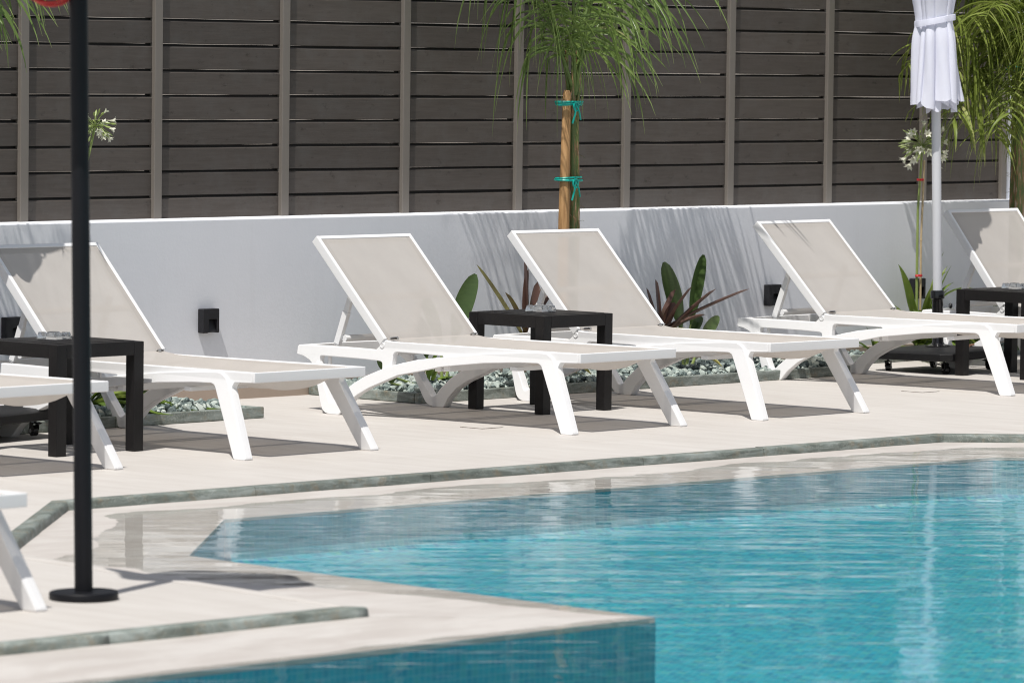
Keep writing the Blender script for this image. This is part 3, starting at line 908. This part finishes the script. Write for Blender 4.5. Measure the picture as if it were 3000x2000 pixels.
# ------------------------------------------------------------------ parasols
def caster(t, x, y, rz):
    m = Matrix.Rotation(rz, 3, 'Z')
    P = lambda v: tuple(m @ Vector(v)+Vector((x, y, 0)))
    b = MB()
    for s in (-1, 1):
        b.box(P((.008, s*.016, .046)), (.032, .003, .034), m)
    b.box(P((0, 0, .064)), (.04, .035, .006), m); b.tube([P((0, 0, .064)), P((0, 0, .079))], .007, 8)
    b.box(P((-.030, 0, .058)), (.034, .020, .004), m @ Matrix.Rotation(.35, 3, 'Y'))
    c = b.build('caster', M['black_gloss'], t, bevel=.001)
    b = MB(); b.tube([P((.014, -.012, .0255)), P((.014, .012, .0255))], .025, 20); w = b.build('wheel', M['black_gloss'], c)
    b = MB(); b.tube([P((.014, -.0185, .0255)), P((.014, .0185, .0255))], .010, 14); b.build('wheel_hub', M['steel'], c)
def make_parasol(label, seed):
    rnd = random.Random(seed)
    t = thing('parasol', label, 'parasol', (0, 0, 0), 0, 'closed white parasols on wheeled black bases')
    # base: heavy square plate with cut corners and a domed top
    b = MB()
    def octo(s, c, z): return [(s-c, -s, z), (s, -s+c, z), (s, s-c, z), (s-c, s, z), (-s+c, s, z), (-s, s-c, z), (-s, -s+c, z), (-s+c, -s, z)]
    rows = [octo(.285, .05, .078), octo(.29, .052, .082), octo(.292, .052, .118), octo(.285, .055, .126), octo(.262, .06, .134), octo(.12, .04, .142), octo(.05, .02, .144)]
    vs = [p for r in rows for p in r]; fs = [tuple(range(8))[::-1]]
    for i in range(len(rows)-1):
        for k in range(8):
            fs.append((i*8+k, i*8+(k+1) % 8, (i+1)*8+(k+1) % 8, (i+1)*8+k))
    fs.append(tuple((len(rows)-1)*8+k for k in range(8)))
    b.add(vs, fs); b.build('base_plate', M['black_stone'], t, bevel=.002, angle=50)
    for k, (sx, sy) in enumerate(((-1, -1), (1, -1), (1, 1), (-1, 1))):
        caster(t, sx*.21, sy*.205, R(-20+15*k))
    b = MB(); b.tube([(.10, -.15, .150), (.16, -.14, .150), (.20, -.09, .146)], .005, 8); b.tube([(.10, -.15, .150), (.10, -.15, .136)], .006, 8); b.tube([(.20, -.09, .146), (.20, -.09, .13)], .006, 8)
    b.build('base_handle', m_copper, t)
    b = MB(); b.lathe([(.075, .140), (.075, .150), (.04, .158), (.0325, .17), (.0325, .418), (.0335, .42), (.0405, .424), (.0405, .462), (.037, .470), (.0285, .471)], n=28)
    b.build('sleeve', M['black_gloss'], t, angle=40)
    b = MB(); b.tube([(.032, -.022, .378), (.058, -.04, .378)], .004, 8)
    k = b.build('clamp_screw', M['steel'], t)
    b = MB(); b.lathe([(.002, -.008), (.014, -.008), (.017, 0), (.014, .008), (.002, .008)], n=14)
    rot = Vector((0, 0, 1)).rotation_difference(Vector((.82, -.57, 0))).to_matrix()
    b.v = [tuple(rot @ Vector(v)+Vector((.064, -.0445, .378))) for v in b.v]
    b.build('clamp_knob', M['black_gloss'], t)
    b = MB(); b.lathe([(.027, .47), (.027, 2.95)], n=28); b.build('pole', M['pole_grey'], t)
    # folded canopy: eight gores gathered into uneven pleats
    b = MB(); nz, na = 70, 192
    ph = [rnd.uniform(0, 6.28) for _ in range(6)]; ph[3] = -.75
    ZB, ZT = 1.52, 2.92
    vs = []
    NP = 12
    pa = [rnd.uniform(-.22, .22) for _ in range(NP)]; pd = [rnd.uniform(.45, 1.35) for _ in range(NP)]; ph_ = [rnd.uniform(0, 1) for _ in range(NP)]
    sl_ = [rnd.uniform(-1, 1) for _ in range(NP)]
    bd = [0.]
    for _ in range(NP): bd.append(bd[-1]+rnd.uniform(.55, 1.5))
    bd = [x/bd[-1] for x in bd]
    def skirt(scale, drop, shift, rows):
        out = []
        for i in range(rows+1):
            tt = i/rows
            for k in range(na):
                a = 2*math.pi*k/na
                q = ((a/(2*math.pi))+shift) % 1
                idx = next(j for j in range(NP) if q <= bd[j+1]+1e-9)
                fr = (q-bd[idx])/(bd[idx+1]-bd[idx])
                fr = min(1, max(0, fr+pa[idx]*math.sin(math.pi*fr)))
                hem = ZB-drop+.05*ph_[idx]+.055*sl_[idx]*(fr-.5)+.035*abs(fr-.5)
                z = hem+(ZT-hem)*tt
                env = .120+.034*max(0, (2.0-z)/.5)**1.2
                pinch = math.exp(-((z-2.035)/.07)**2)
                env *= 1-.13*pinch
                if z > 2.12: env *= 1+.22*math.sin(math.pi*min(1, (z-2.12)/.5))
                if z > 2.4: env *= 1-.76*min(1, (z-2.4)/.52)**1.2
                env = max(env, .034)
                fold = math.sin(math.pi*fr)**.6
                deep = pd[idx]*(.52-.22*pinch)*(1 if z < 2.3 else max(.3, 1-(z-2.3)))
                r = env*scale*(1-deep*(1-fold)*.62)
                r *= 1+.05*math.sin(3*a+ph[0]+z*2)+.05*math.sin(5*a+ph[1]-z*3.6)+.03*math.sin(11*a+ph[2]+z*9)
                if z < 1.78: r *= 1+.20*max(0, math.cos(a-ph[3]))**8*min(1, (1.78-z)/.2)
                tw = .20*math.sin(ph[4]+z*1.6)+(fr-.5)*.30*fold+.06*sl_[idx]*(2.0-z)
                out.append((r*math.cos(a+tw), r*math.sin(a+tw), z))
        return out
    vs = skirt(1., 0., 0., nz)
    b.add(vs, [(i*na+k, i*na+(k+1) % na, (i+1)*na+(k+1) % na, (i+1)*na+k) for i in range(nz) for k in range(na)])
    cn = b.build('canopy', M['cloth'], t, angle=70)
    b = MB(); inner = skirt(.74, .03, .37, 36)
    b.add(inner, [(i*na+k, i*na+(k+1) % na, (i+1)*na+(k+1) % na, (i+1)*na+k) for i in range(20) for k in range(na)])
    b.build('inner_folds', M['cloth'], cn, angle=70)
    b = MB(); vs = []; m = 96
    for k in range(m):
        a = 2*math.pi*k/m
        zc = 2.035+.020*math.cos(a+.75)
        rr = .1160+.003*math.sin(4*a)+.002*math.sin(9*a+1)
        for dr, dz in ((-.004, -.018), (.002, -.017), (.003, .0), (.002, .017), (-.004, .018)):
            vs.append(((rr+dr)*math.cos(a), (rr+dr)*math.sin(a), zc+dz))
    b.add(vs, [(k*5+j, ((k+1) % m)*5+j, ((k+1) % m)*5+j+1, k*5+j+1) for k in range(m) for j in range(4)])
    b.build('tie_band', M['cloth'], cn, angle=50)
    b = MB(); b.lathe([(.001, 2.985), (.02, 2.98), (.026, 2.96), (.022, 2.945), (.03, 2.93), (.03, 2.90)], n=20); b.build('finial', M['pole_grey'], t)
    return t
m_copper = m_plain('copper_handle', (.55, .28, .16), .3, .1, 30, Metallic=.9)
pr = make_parasol('closed white parasol on a wheeled black base, wrapped with a tie band', 5)
pr.location = (4.38, -.91, 0)
ax = Vector((.7317, .6816, 0))  # leans a touch to the side
pr.rotation_euler = Matrix.Rotation(R(-1.5), 3, ax).to_euler()
dup(pr, (-3.05, -1.02, 0), 0, 'parasol at the left edge behind the left table, only its black wheeled base in view', (Matrix.Rotation(R(-1.5), 3, ax) @ Matrix.Rotation(R(100), 3, 'Z')).to_euler())

# ------------------------------------------------------------------ black post with disc foot and a cord
po = thing('metal_post', 'tall black round post on a disc foot, standing close at the left', 'post', (-6.893, -6.107, 0))
b = MB(); b.lathe([(.03, .026), (.03, 2.125)], n=36); b.build('pole', M['black_metal'], po)
b = MB(); b.lathe([(.112, 0), (.114, .004), (.114, .022), (.111, .026), (.030, .0265)], n=56); b.build('foot_disc', M['black_metal'], po, angle=40)
b = MB(); vs = []; m = 72  # unseen scalloped cap, added only to cast the shadow on the deck
for z, r in ((2.10, .34), (2.108, .345), (2.135, .25), (2.165, .1), (2.18, .02)):
    for k in range(m):
        a = 2*math.pi*k/m
        vs.append((r*(1+.07*math.cos(6*a)*min(1, r/.3))*math.cos(a), r*(1+.07*math.cos(6*a)*min(1, r/.3))*math.sin(a), z))
b.add(vs, [(i*m+k, i*m+(k+1) % m, (i+1)*m+(k+1) % m, (i+1)*m+k) for i in range(4) for k in range(m)]+[tuple(range(m))[::-1], tuple(4*m+k for k in range(m))])
b.build('shadow_disc', M['black_metal'], po, angle=40)
po.rotation_euler = Matrix.Rotation(R(-.85), 3, ax).to_euler()
b = MB()
cr = Vector((.6816, -.7317, 0))
for k in range(5):
    c = Vector((-6.893, -6.107, 0))-cr*(.11+.004*k)+Vector((0, 0, 2.024+.003*k))-ax*(.012*k-.02)
    rx = .075+.006*k; rz_ = .082+.004*(k % 3)
    b.tube([c+cr*rx*math.cos(a)+Vector((0, 0, rz_*math.sin(a)))+ax*.01*math.sin(2*a+k) for a in [2*math.pi*i/40 for i in range(40)]], .0052, 8, closed=True)
tag(b.build('cord_coil', M['red']), 'coiled red cord hanging beside the black post at the top edge', 'cord')
b2 = MB()

# ------------------------------------------------------------------ vegetation
rv = random.Random(21)
def curve_pts(p0, d0, L, n, grav, wob=0.):
    p = Vector(p0); d = Vector(d0).normalized(); pts = [p.copy()]; s = L/n
    for i in range(n):
        d = (d+Vector((rv.uniform(-wob, wob), rv.uniform(-wob, wob), -grav*s))).normalized()
        p = p+d*s; pts.append(p.copy())
    return pts
def hold(p, lim=.07):
    if p.z < 1. and lim > -.02: lim = -.02
    if p.y > lim: p = Vector((p.x, lim-.03*math.tanh((p.y-lim)*3), p.z))
    return p
def make_frond(base, az, e0, L, grav, mat, parent, leaf_len=.5, spacing=.047, wid=.0074, dry=.04, name='frond', start=.16, lg=4.6):
    mb = MB()
    d0 = Vector((math.cos(az)*math.cos(e0), math.sin(az)*math.cos(e0), math.sin(e0)))
    N = 26
    pts = [hold(p) for p in curve_pts(base, d0, L, N, grav, .01)]
    mb.tube(pts, [.011*(1-.85*i/N) for i in range(N+1)], 6, tone=.35)
    s = start*L
    while s < L*.985:
        f = s/L*N; i = min(N-1, int(f)); p = pts[i].lerp(pts[i+1], f-i)
        d = (pts[i+1]-pts[i]).normalized()
        side = d.cross(Vector((0, 0, 1)))
        side = side.normalized() if side.length > 1e-4 else Vector((1, 0, 0))
        up = side.cross(d).normalized()
        u = s/L
        ll = leaf_len*(.55+.6*math.sin(math.pi*min(1, u*1.05+.08)))*rv.uniform(.75, 1.15)
        for sg in (-1, 1):
            if rv.random() < .06: continue
            k = rv.uniform(-.5, .75)
            ld = side*sg*rv.uniform(.7, 1.1)+d*rv.uniform(.35, .9)+up*k
            lp = [hold(q, .13) for q in curve_pts(p, ld, ll, 9, rv.uniform(lg*.45, lg*1.25), .04)]
            w = wid*rv.uniform(.7, 1.2)
            ws = [w*.5, w*.9, w, w, w*.95, w*.85, w*.72, w*.55, w*.3, .0004]
            tn = rv.uniform(.1, .75)
            tones = [tn]*10
            if rv.random() < .5: tones[9] = 1.05; tones[8] = max(tn, .8)
            if rv.random() < dry: tones = [1.0]*10
            mb.ribbon(lp, ws, d+up*.2, .3, tones=tones)
        s += spacing*rv.uniform(.6, 1.4)
    return mb.build(name, mat, parent, angle=80)
def ties(parent, c, r, z, seed, name='plant_tie'):
    rnd = random.Random(seed); mb = MB()
    for k in range(4):
        zz = z+rnd.uniform(-.014, .014); tl = rnd.uniform(-.25, .25); pz = rnd.uniform(0, 6.28)
        mb.tube([(c[0]+(r[0]+.002*k)*math.cos(a), c[1]+(r[1]+.002*k)*math.sin(a), zz+tl*.03*math.cos(a+pz)) for a in [2*math.pi*i/26 for i in range(26)]], .0058, 6, closed=True, tone=rnd.random())
    bx, by = c[0]-r[0]*.2, c[1]-r[1]-.006
    mb.tube([(bx+.02*math.cos(a), by-.004, z-.018+.024*math.sin(a)) for a in [2*math.pi*i/16 for i in range(16)]], .005, 6, closed=True)
    for dx, L in ((-.03, .11), (.035, .09)):
        mb.tube([(bx, by, z), (bx+dx*.5, by-.012, z-L*.5), (bx+dx, by-.006, z-L)], .005, 6)
    return mb.build(name, M['teal'], parent)
def palm(label, x, y, zc, mat, fronds, seed, stem_r=.03, lean=(0, 0), tiez=(), **kw):
    global rv
    rv = random.Random(seed)
    t = thing('palm_tree', label, 'palm', (x, y, 0), 0, 'young palms planted along the wall')
    mb = MB()
    mb.tube([(0, 0, .03), (.004, 0, .3), (lean[0]*.5, lean[1]*.5, zc*.6), (lean[0], lean[1], zc)], [stem_r*1.35, stem_r*1.15, stem_r, stem_r*.62], 14)
    for k in range(4):   # sheathing leaf bases
        a = k*1.7+.4; r0 = stem_r*.75
        mb.tube([(r0*math.cos(a), r0*math.sin(a), .25+.12*k), (r0*1.1*math.cos(a), r0*1.1*math.sin(a), zc*.55), (lean[0]+r0*1.0*math.cos(a), lean[1]+r0*1.0*math.sin(a), zc*.9), (lean[0]+r0*1.8*math.cos(a), lean[1]+r0*1.8*math.sin(a), zc+.22)],
                [stem_r*.5, stem_r*.48, stem_r*.38, stem_r*.2], 8, tone=rv.random())
    for k in range(30):  # loose fibres
        a = rv.uniform(0, 6.28); z = rv.uniform(zc*.55, zc*.95)
        p = Vector((lean[0]*z/zc+stem_r*.9*math.cos(a), lean[1]*z/zc+stem_r*.9*math.sin(a), z))
        mb.tube(curve_pts(p, (math.cos(a), math.sin(a), rv.uniform(-.2, .8)), rv.uniform(.02, .06), 4, 8, .3), .0009, 4)
    mb.build('trunk', M['palm_stem'], t, angle=60)
    for (az, e0, L, gr, zoff, ll, dr) in fronds:
        p0 = (lean[0]+.018*math.cos(az), lean[1]+.018*math.sin(az), zc-.05+zoff)
        make_frond((p0[0], p0[1], p0[2]), R(az), R(e0), L, gr, mat, t, ll, dry=dr, **kw)
    for z in tiez:
        ties(t, (lean[0]*z/zc-.048, lean[1]*z/zc-.016, 0), (.080, .058), z, int(z*100))
    return t
A = [(190, 74, 1.5, 1.25, .0, .66, .02), (212, 79, 1.5, 1.05, .03, .62, .02), (275, 81, 1.35, .9, .02, .5, .02), (335, 74, 1.45, 1.2, .05, .6, .02), (8, 76, 1.7, 1.05, .0, .6, .02),
     (165, 78, 1.35, 1.1, .03, .58, .02), (355, 68, 1.75, 1.05, .04, .58, .02), (174, 70, 1.65, 1.15, .02, .6, .03), (20, 74, 1.6, .95, .02, .55, .02)]
palm('young green palm tied to a wooden stake behind the middle lounger, slim trunk showing', 1.845, -.32, 1.62, M['frond'], A, 3, .031, (-.012, 0), (1.125, 1.545))
B = [(300, 70, 1.2, 1.5, 0, .5, .05), (350, 66, 1.15, 1.5, 0, .5, .05), (30, 74, 1.1, 1.2, 0, .5, .05), (260, 74, 1.2, 1.4, 0, .5, .05), (200, 76, 1.4, 1.2, 0, .5, .05), (120, 82, 1.3, .8, 0, .45, .03), (8, 70, 1.25, 1.45, .05, .5, .05)]
palm('palm at the top left corner, only drooping leaflet tips in view', -3.0, -.34, 1.68, M['frond'], B, 9, .032)
Cc = [(175, 60, 1.25, 1.7, -.05, .55, .05), (200, 66, 1.3, 1.6, .0, .55, .05), (225, 62, 1.2, 1.8, -.02, .55, .06), (250, 70, 1.2, 1.6, .02, .55, .05), (280, 64, 1.1, 1.8, 0, .55, .05), (300, 76, 1.3, 1.3, 0, .5, .04),
      (160, 74, 1.3, 1.2, .03, .55, .04), (190, 80, 1.4, .95, .05, .55, .03), (330, 70, 1.2, 1.5, 0, .5, .05), (120, 82, 1.3, .8, 0, .45, .03), (215, 46, .95, 2.1, -.08, .5, .08), (186, 40, .9, 2.0, -.1, .5, .08), (240, 84, 1.5, .8, .05, .5, .03), (265, 48, .8, 2.2, -.1, .45, .08),
      (178, 74, 2.0, 1.2, .08, .5, .12), (205, 30, .75, 2.0, -.15, .5, .06), (230, 52, 1.0, 2.0, -.1, .5, .06), (170, 50, 1.0, 1.9, -.1, .5, .06), (210, 72, 1.2, 1.5, 0, .55, .06), (240, 40, .8, 2.0, -.12, .5, .08), (183, 58, 1.25, 1.6, .05, .55, .05)]
palm('bushy yellow green palm at the right end of the wall behind the parasol', 5.98, -.26, 1.70, M['frond_light'], Cc, 14, .036, (0, 0), (1.76,), wid=.0108, spacing=.036, lg=6.)

st = MB(); st.tube([(1.742, -.35, .02), (1.740, -.35, .9), (1.757, -.345, 1.60), (1.759, -.345, 1.615)], [.034, .031, .022, .015], 14)
tag(st.build('wooden_stake', M['stake'], angle=40), 'tapered brown wooden stake tied beside the young palm trunk', 'stake')

def strap_clump(t, n, L0, L1, w, seed, mat, spread=(35, 80), flower=None, g=(1.6, 4.2), origin=(0, 0, .05), azs=None):
    global rv
    rv = random.Random(seed); mb = MB()
    for k in range(n):
        az = R(rv.choice(azs)+rv.uniform(-18, 18)) if azs else rv.uniform(0, 6.28)
        el = R(rv.uniform(*spread)); L = rv.uniform(L0, L1)
        d = (math.cos(az)*math.cos(el), math.sin(az)*math.cos(el), math.sin(el))
        p0 = Vector(origin)+Vector((rv.uniform(-.03, .03), rv.uniform(-.03, .03), 0))
        pts = [hold(p, -.02-t.location.y) for p in curve_pts(p0, d, L, 14, rv.uniform(*g), .02)]
        for p in pts: p.z = max(p.z, .055)
        W = w*rv.uniform(.75, 1.15)
        ws = [W*(.6+.4*min(1, i/4))*(1-max(0, (i-8)/6.2)**1.6) for i in range(15)]
        mb.ribbon(pts, ws, Vector((-math.sin(az), math.cos(az), 0)), .35, rv.uniform(.1, .85))
    return mb.build('leaf_clump', mat, t, angle=80)
def flower_head(t, c, rad, seed, nfl=26, spread=1.0):
    rnd = random.Random(seed); mb = MB(); fls = []
    for k in range(nfl*2):
        v = Vector((rnd.gauss(0, 1), rnd.gauss(0, 1), rnd.gauss(.25, .8))).normalized()
        if v.z < -.75: continue
        r = rad*rnd.uniform(.62, 1.05)
        p0 = Vector(c); p1 = p0+v*r*.6+Vector((0, 0, .004)); p2 = p0+v*r-Vector((0, 0, .10*r))
        mb.tube([p0, p1, p2], [.0014, .0013, .002], 5, tone=rnd.random())
        d = (p2-p1).normalized()
        if k % 3 == 0:   # open floret: six narrow petals flaring from a tube
            x = d.cross(Vector((.3, .5, 1))).normalized(); y = d.cross(x)
            S = rad*rnd.uniform(.32, .42); fb = MB(); fls.append(fb)
            fb.tube([p2-d*.004, p2+d*S*.5], [.0016, S*.10], 6, tone=.3, caps=False)
            for q in range(6):
                a = q*math.pi/3+rnd.uniform(-.15, .15); s_ = x*math.cos(a)+y*math.sin(a); tn = x*-math.sin(a)+y*math.cos(a)
                pts = [p2, p2+d*S*.5+s_*S*.12, p2+d*S*.85+s_*S*.32, p2+d*S*1.0+s_*S*.62]
                fb.ribbon(pts, [.0012, S*.13, S*.17, .0008], tn, .15, rnd.uniform(.2, 1))
        else:            # bud
            S = rad*rnd.uniform(.3, .5)
            mb.tube([p2-d*S*.3, p2+d*S*.3, p2+d*S*.7], [.0024, .0062, .0012], 6, tone=rnd.uniform(.7, 1.2))
    h = mb.build('flower_head', M['stem'], t)
    for fb in fls: fb.build('floret', M['floret'], h, angle=80)
# agapanthus by the left lounger
ag = thing('agapanthus_plant', 'agapanthus with a white flower ball on a tall stalk half hidden by the black post', 'flowering plant', (-1.90, -.52, 0), 0, 'agapanthus plants in the gravel beds')
strap_clump(ag, 34, .42, .74, .024, 31, M['strap'], (8, 55), g=(1.2, 3.2), azs=(180, 270, 300, 315, 325, 335, 345, 310, 320, 230))
b = MB(); b.tube([(0, 0, .05), (-.05, .01, .6), (-.04, .02, 1.1), (.02, .01, 1.30), (.055, .01, 1.425)], [.008, .0075, .007, .0065, .006], 10); b.build('flower_stalk', M['stem'], ag)
flower_head(ag, (.055, .01, 1.43), .085, 4, 30)
ag2 = thing('agapanthus_plant', 'agapanthus with white flowers beside the closed parasol pole, tied to a cane', 'flowering plant', (5.17, -.14, 0), 0, 'agapanthus plants in the gravel beds')
strap_clump(ag2, 30, .45, .72, .022, 37, M['strap'], (35, 85), g=(1.6, 4.4), azs=(180, 200, 240, 270, 300, 330, 0))
b = MB(); b.tube([(-.01, 0, .05), (-.02, 0, .5), (-.022, 0, .9), (.0, 0, 1.14), (.012, 0, 1.275)], [.009, .0085, .0075, .007, .006], 10); b.build('flower_stalk', M['stem'], ag2)
flower_head(ag2, (.012, 0, 1.285), .13, 8, 42)
b = MB(); pts = [(5.18, -.15, .03), (5.172, -.152, .45), (5.171, -.15, .72), (5.185, -.15, 1.05), (5.190, -.15, 1.20)]
b.tube(pts, .0065, 10)
for z, x in ((.45, 5.172), (.72, 5.171), (.93, 5.18)): b.lathe([(.0066, -.006), (.0085, 0), (.0066, .006)], (x, -.151, z), 10, cap=False)
cane = tag(b.build('bamboo_cane', M['bamboo']), 'thin bamboo cane tied with red wire to the flower stalk by the parasol', 'cane')
for z in (.50, 1.08):
    b = MB()
    for k in range(3): b.tube([(5.160+.024*math.cos(a), -.146+.016*math.sin(a), z+.004*k) for a in [2*math.pi*i/18 for i in range(18)]], .003, 6, closed=True)
    b.build('wire_tie', M['red_tie'], cane)

def cordyline(label, x, y, zs, seed, leaves):
    global rv
    rv = random.Random(seed)
    t = thing('cordyline_plant', label, 'plant', (x, y, 0), 0, 'purple cordylines in the long gravel bed')
    b = MB(); b.tube([(0, 0, .04), (.006, 0, zs*.5), (0, 0, zs+.03)], [.014, .012, .009], 10); b.build('stem', M['bamboo'], t)
    for az, el, L, gr, tone in leaves:
        az, el = R(az), R(el); mb = MB()
        p0 = Vector((0, 0, zs+rv.uniform(-.04, .02)))
        pts = [hold(p, -.02-y) for p in curve_pts(p0, (math.cos(az)*math.cos(el), math.sin(az)*math.cos(el), math.sin(el)), L, 12, gr, .02)]
        for p in pts: p.z = max(p.z, .06)
        W = rv.uniform(.023, .033)
        ws = [W*(.35+.65*math.sin(math.pi*min(1, (i+1.2)/14.2))**.8) for i in range(12)]+[.0006]
        mb.ribbon(pts, ws, Vector((-math.sin(az), math.cos(az), 0)), .45, tones=[min(1, tone+rv.uniform(-.05, .05)+.015*i*(1 if tone > .5 else 0)) for i in range(13)])
        mb.build('leaf', M['cordy'], t, angle=80)
    return t
cordyline('purple cordyline with one long yellow green leaf behind the middle table', 1.40, -.38, .27, 51,
          [(128, 82, .50, .3, .15), (100, 76, .42, .4, .2), (60, 72, .36, .6, .3), (20, 66, .36, .6, .35), (350, 58, .34, .8, .25), (330, 48, .33, 1.2, .2), (150, 58, .35, 1.4, .5),
           (316, 40, .32, 1.5, .2), (340, 30, .3, 2.2, .45), (200, 20, .36, 2.6, .75), (230, 10, .40, 2.2, .8), (140, 40, .74, .15, .72), (300, 5, .36, 2.5, .6), (165, 25, .36, 2.4, .7), (40, 40, .34, 1.6, .3), (260, 30, .32, 2.6, .35), (320, -5, .42, 1.6, .7), (285, 35, .3, 2.6, .2)])
cordyline('dark purple cordyline spreading right beside the upright broad leaves', 2.435, -.43, .25, 57,
          [(318, 46, .45, .5, .12), (322, 30, .58, .3, .15), (135, 62, .34, .9, .2), (310, 62, .36, .6, .22), (120, 75, .34, .5, .2), (345, 70, .3, .7, .3), (0, 20, .32, 2.4, .3), (325, 12, .36, 2.6, .72),
           (280, 20, .34, 2.6, .78), (160, 30, .34, 2.2, .4), (230, 30, .34, 2.5, .6), (300, -8, .42, 1.4, .85), (60, 50, .3, 1.4, .3), (335, 40, .34, 1.6, .25)])
def broad_plant(label, x, y, seed, leaves):
    global rv
    rv = random.Random(seed)
    t = thing('broad_leaf_plant', label, 'plant', (x, y, 0), 0, 'broad leaved plants in the long gravel bed')
    for (dx, dy, zb, zt, L, W, az, fold, tone) in leaves:
        az = R(az); lean = Vector((math.cos(az), math.sin(az), 0))
        st_ = [Vector((dx*.3, dy*.3, .04)), Vector((dx*.6, dy*.6, zb*.6)), Vector((dx, dy, zb))]
        b = MB(); b.tube(st_, [.009, .008, .005], 8, tone=.6); s_ = b.build('leaf_stalk', M['stem'], t)
        mb = MB(); N = 14
        d = (Vector((0, 0, 1))*(zt-zb)+lean*.22*L)
        pts = [Vector((dx, dy, zb))+d*(i/N)+lean*.05*(i/N)**2 for i in range(N+1)]
        ws = [max(.001, W*(math.sqrt(max(0, 1-((i/N-.56)/.445)**2)) if i/N > .56 else math.sin(math.pi/2*(i/N/.56*.93+.07))**.9)) for i in range(N+1)]
        sd = Vector((.78, -.60, 0))
        mb.ribbon(pts, ws, sd, fold, tone)
        mb.build('leaf', M['bop'], s_, angle=80)
    return t
broad_plant('broad leaved green plant behind the backrest left of the middle table', .72, -.42, 61,
            [(.10, .02, .27, .635, .36, .052, -20, .25, .45), (.02, .03, .25, .545, .3, .035, 150, .5, .6), (-.12, .0, .2, .42, .25, .045, 190, .3, .4), (-.46, -.06, .12, .25, .2, .05, 200, .3, .55), (-.55, -.16, .09, .17, .2, .045, 220, .3, .7)])
broad_plant('upright broad leaved green plant right of the middle lounger backrest', 2.735, -.38, 67,
            [(-.01, .02, .27, .655, .38, .047, 170, .22, .35), (.045, .0, .30, .690, .38, .036, 10, .75, .5), (.13, -.02, .20, .345, .2, .034, -30, .35, .75), (.07, .02, .22, .34, .2, .03, 0, .6, .3)])
# low green clumps in the gravel
sm = thing('strap_leaf_plant', 'small strap leaved green plant in gravel beneath the lounger left of the middle table', 'plant', (.63, -.40, 0))
strap_clump(sm, 7, .25, .42, .014, 71, M['strap'], (20, 70), g=(2., 5.))
sm = thing('strap_leaf_plant', 'low green tuft in gravel behind the parasol base', 'plant', (4.75, -.12, 0))
strap_clump(sm, 22, .15, .26, .012, 73, M['strap'], (15, 75), g=(2., 6.))
sm = thing('strap_leaf_plant', 'green clump in gravel behind the right table legs', 'plant', (5.75, -.13, 0))
strap_clump(sm, 26, .3, .5, .016, 79, M['strap'], (30, 80), g=(2., 5.))

# ------------------------------------------------------------------ small covers let into the deck
def cover(x, y, rz, label):
    b = MB(); S = .15
    b.box((0, 0, .001), (S-.012, S-.012, .003), tone=.5)
    t = thing('access_cover', label, 'access cover', (x, y, 0), rz, 'tile filled access covers in the deck')
    b.build('cover_tile', M['deck'], t, smooth=False)
    b = MB()
    for s in (-1, 1):
        b.box((s*(S/2-.002), 0, .0008), (.003, S, .0022)); b.box((0, s*(S/2-.002), .0008), (S-.008, .003, .0022))
    b.build('cover_frame', m_plain('cover_frame', (.14, .11, .09), .5, .1, 30), t, smooth=False)
cover(-.72, -2.07, 0, 'small square access cover in the deck in front of the middle lounger')
cover(2.97, -1.88, 0, 'small square access cover in the deck before the right lounger')

# ------------------------------------------------------------------ light, sky, camera
sun_dir = Vector((-.42, -.14, 1.)).normalized()
el = math.asin(sun_dir.z); az = math.atan2(sun_dir.x, sun_dir.y)
sd = bpy.data.lights.new('sun', 'SUN'); sd.energy = 4.75; sd.angle = R(.53); sd.color = (1., .965, .91)
so = bpy.data.objects.new('sun', sd); C.objects.link(so)
so.rotation_euler = (-sun_dir).to_track_quat('-Z', 'Y').to_euler()
wd = bpy.data.worlds.new('World'); sc.world = wd; wd.use_nodes = True
nt = wd.node_tree; bg = nt.nodes['Background']
sk = nt.nodes.new('ShaderNodeTexSky'); sk.sky_type = 'NISHITA'; sk.sun_disc = False
sk.sun_elevation = el; sk.sun_rotation = az; sk.air_density = 1.; sk.dust_density = 1.2; sk.ozone_density = 1.
hs = nt.nodes.new('ShaderNodeHueSaturation'); hs.inputs['Saturation'].default_value = .48
nt.links.new(sk.outputs[0], hs.inputs['Color']); nt.links.new(hs.outputs[0], bg.inputs['Color']); bg.inputs['Strength'].default_value = .105

cam = bpy.data.cameras.new('camera'); cam.sensor_width = 36; cam.sensor_fit = 'HORIZONTAL'; cam.lens = 162.677
cam.clip_start = .1; cam.clip_end = 500
YAW, PITCH_, ROLL = .8208298, .0611399, .0122107
rt = Vector((math.cos(YAW), -math.sin(YAW), 0)); fh = Vector((math.sin(YAW), math.cos(YAW), 0))
fw = fh*math.cos(PITCH_)-Vector((0, 0, 1))*math.sin(PITCH_); up = fh*math.sin(PITCH_)+Vector((0, 0, 1))*math.cos(PITCH_)
r2 = rt*math.cos(ROLL)+up*math.sin(ROLL); u2 = -rt*math.sin(ROLL)+up*math.cos(ROLL)
mw = Matrix((r2, u2, -fw)).transposed().to_4x4(); mw.translation = Vector((-17., -17.4297, 1.78878))
co_ = bpy.data.objects.new('camera', cam); C.objects.link(co_); co_.matrix_world = mw
cam.dof.use_dof = True; cam.dof.focus_distance = 23.5; cam.dof.aperture_fstop = 5.6
sc.camera = co_
sc.view_settings.view_transform = 'Standard'; sc.view_settings.look = 'None'
sc.view_settings.exposure = 0.; sc.view_settings.gamma = 1.
cy = sc.cycles
cy.filter_width = 1.05
cy.use_denoising = True; cy.max_bounces = 8; cy.diffuse_bounces = 4; cy.glossy_bounces = 4; cy.transparent_max_bounces = 12
cy.caustics_reflective = False; cy.caustics_refractive = False; cy.sample_clamp_indirect = 8
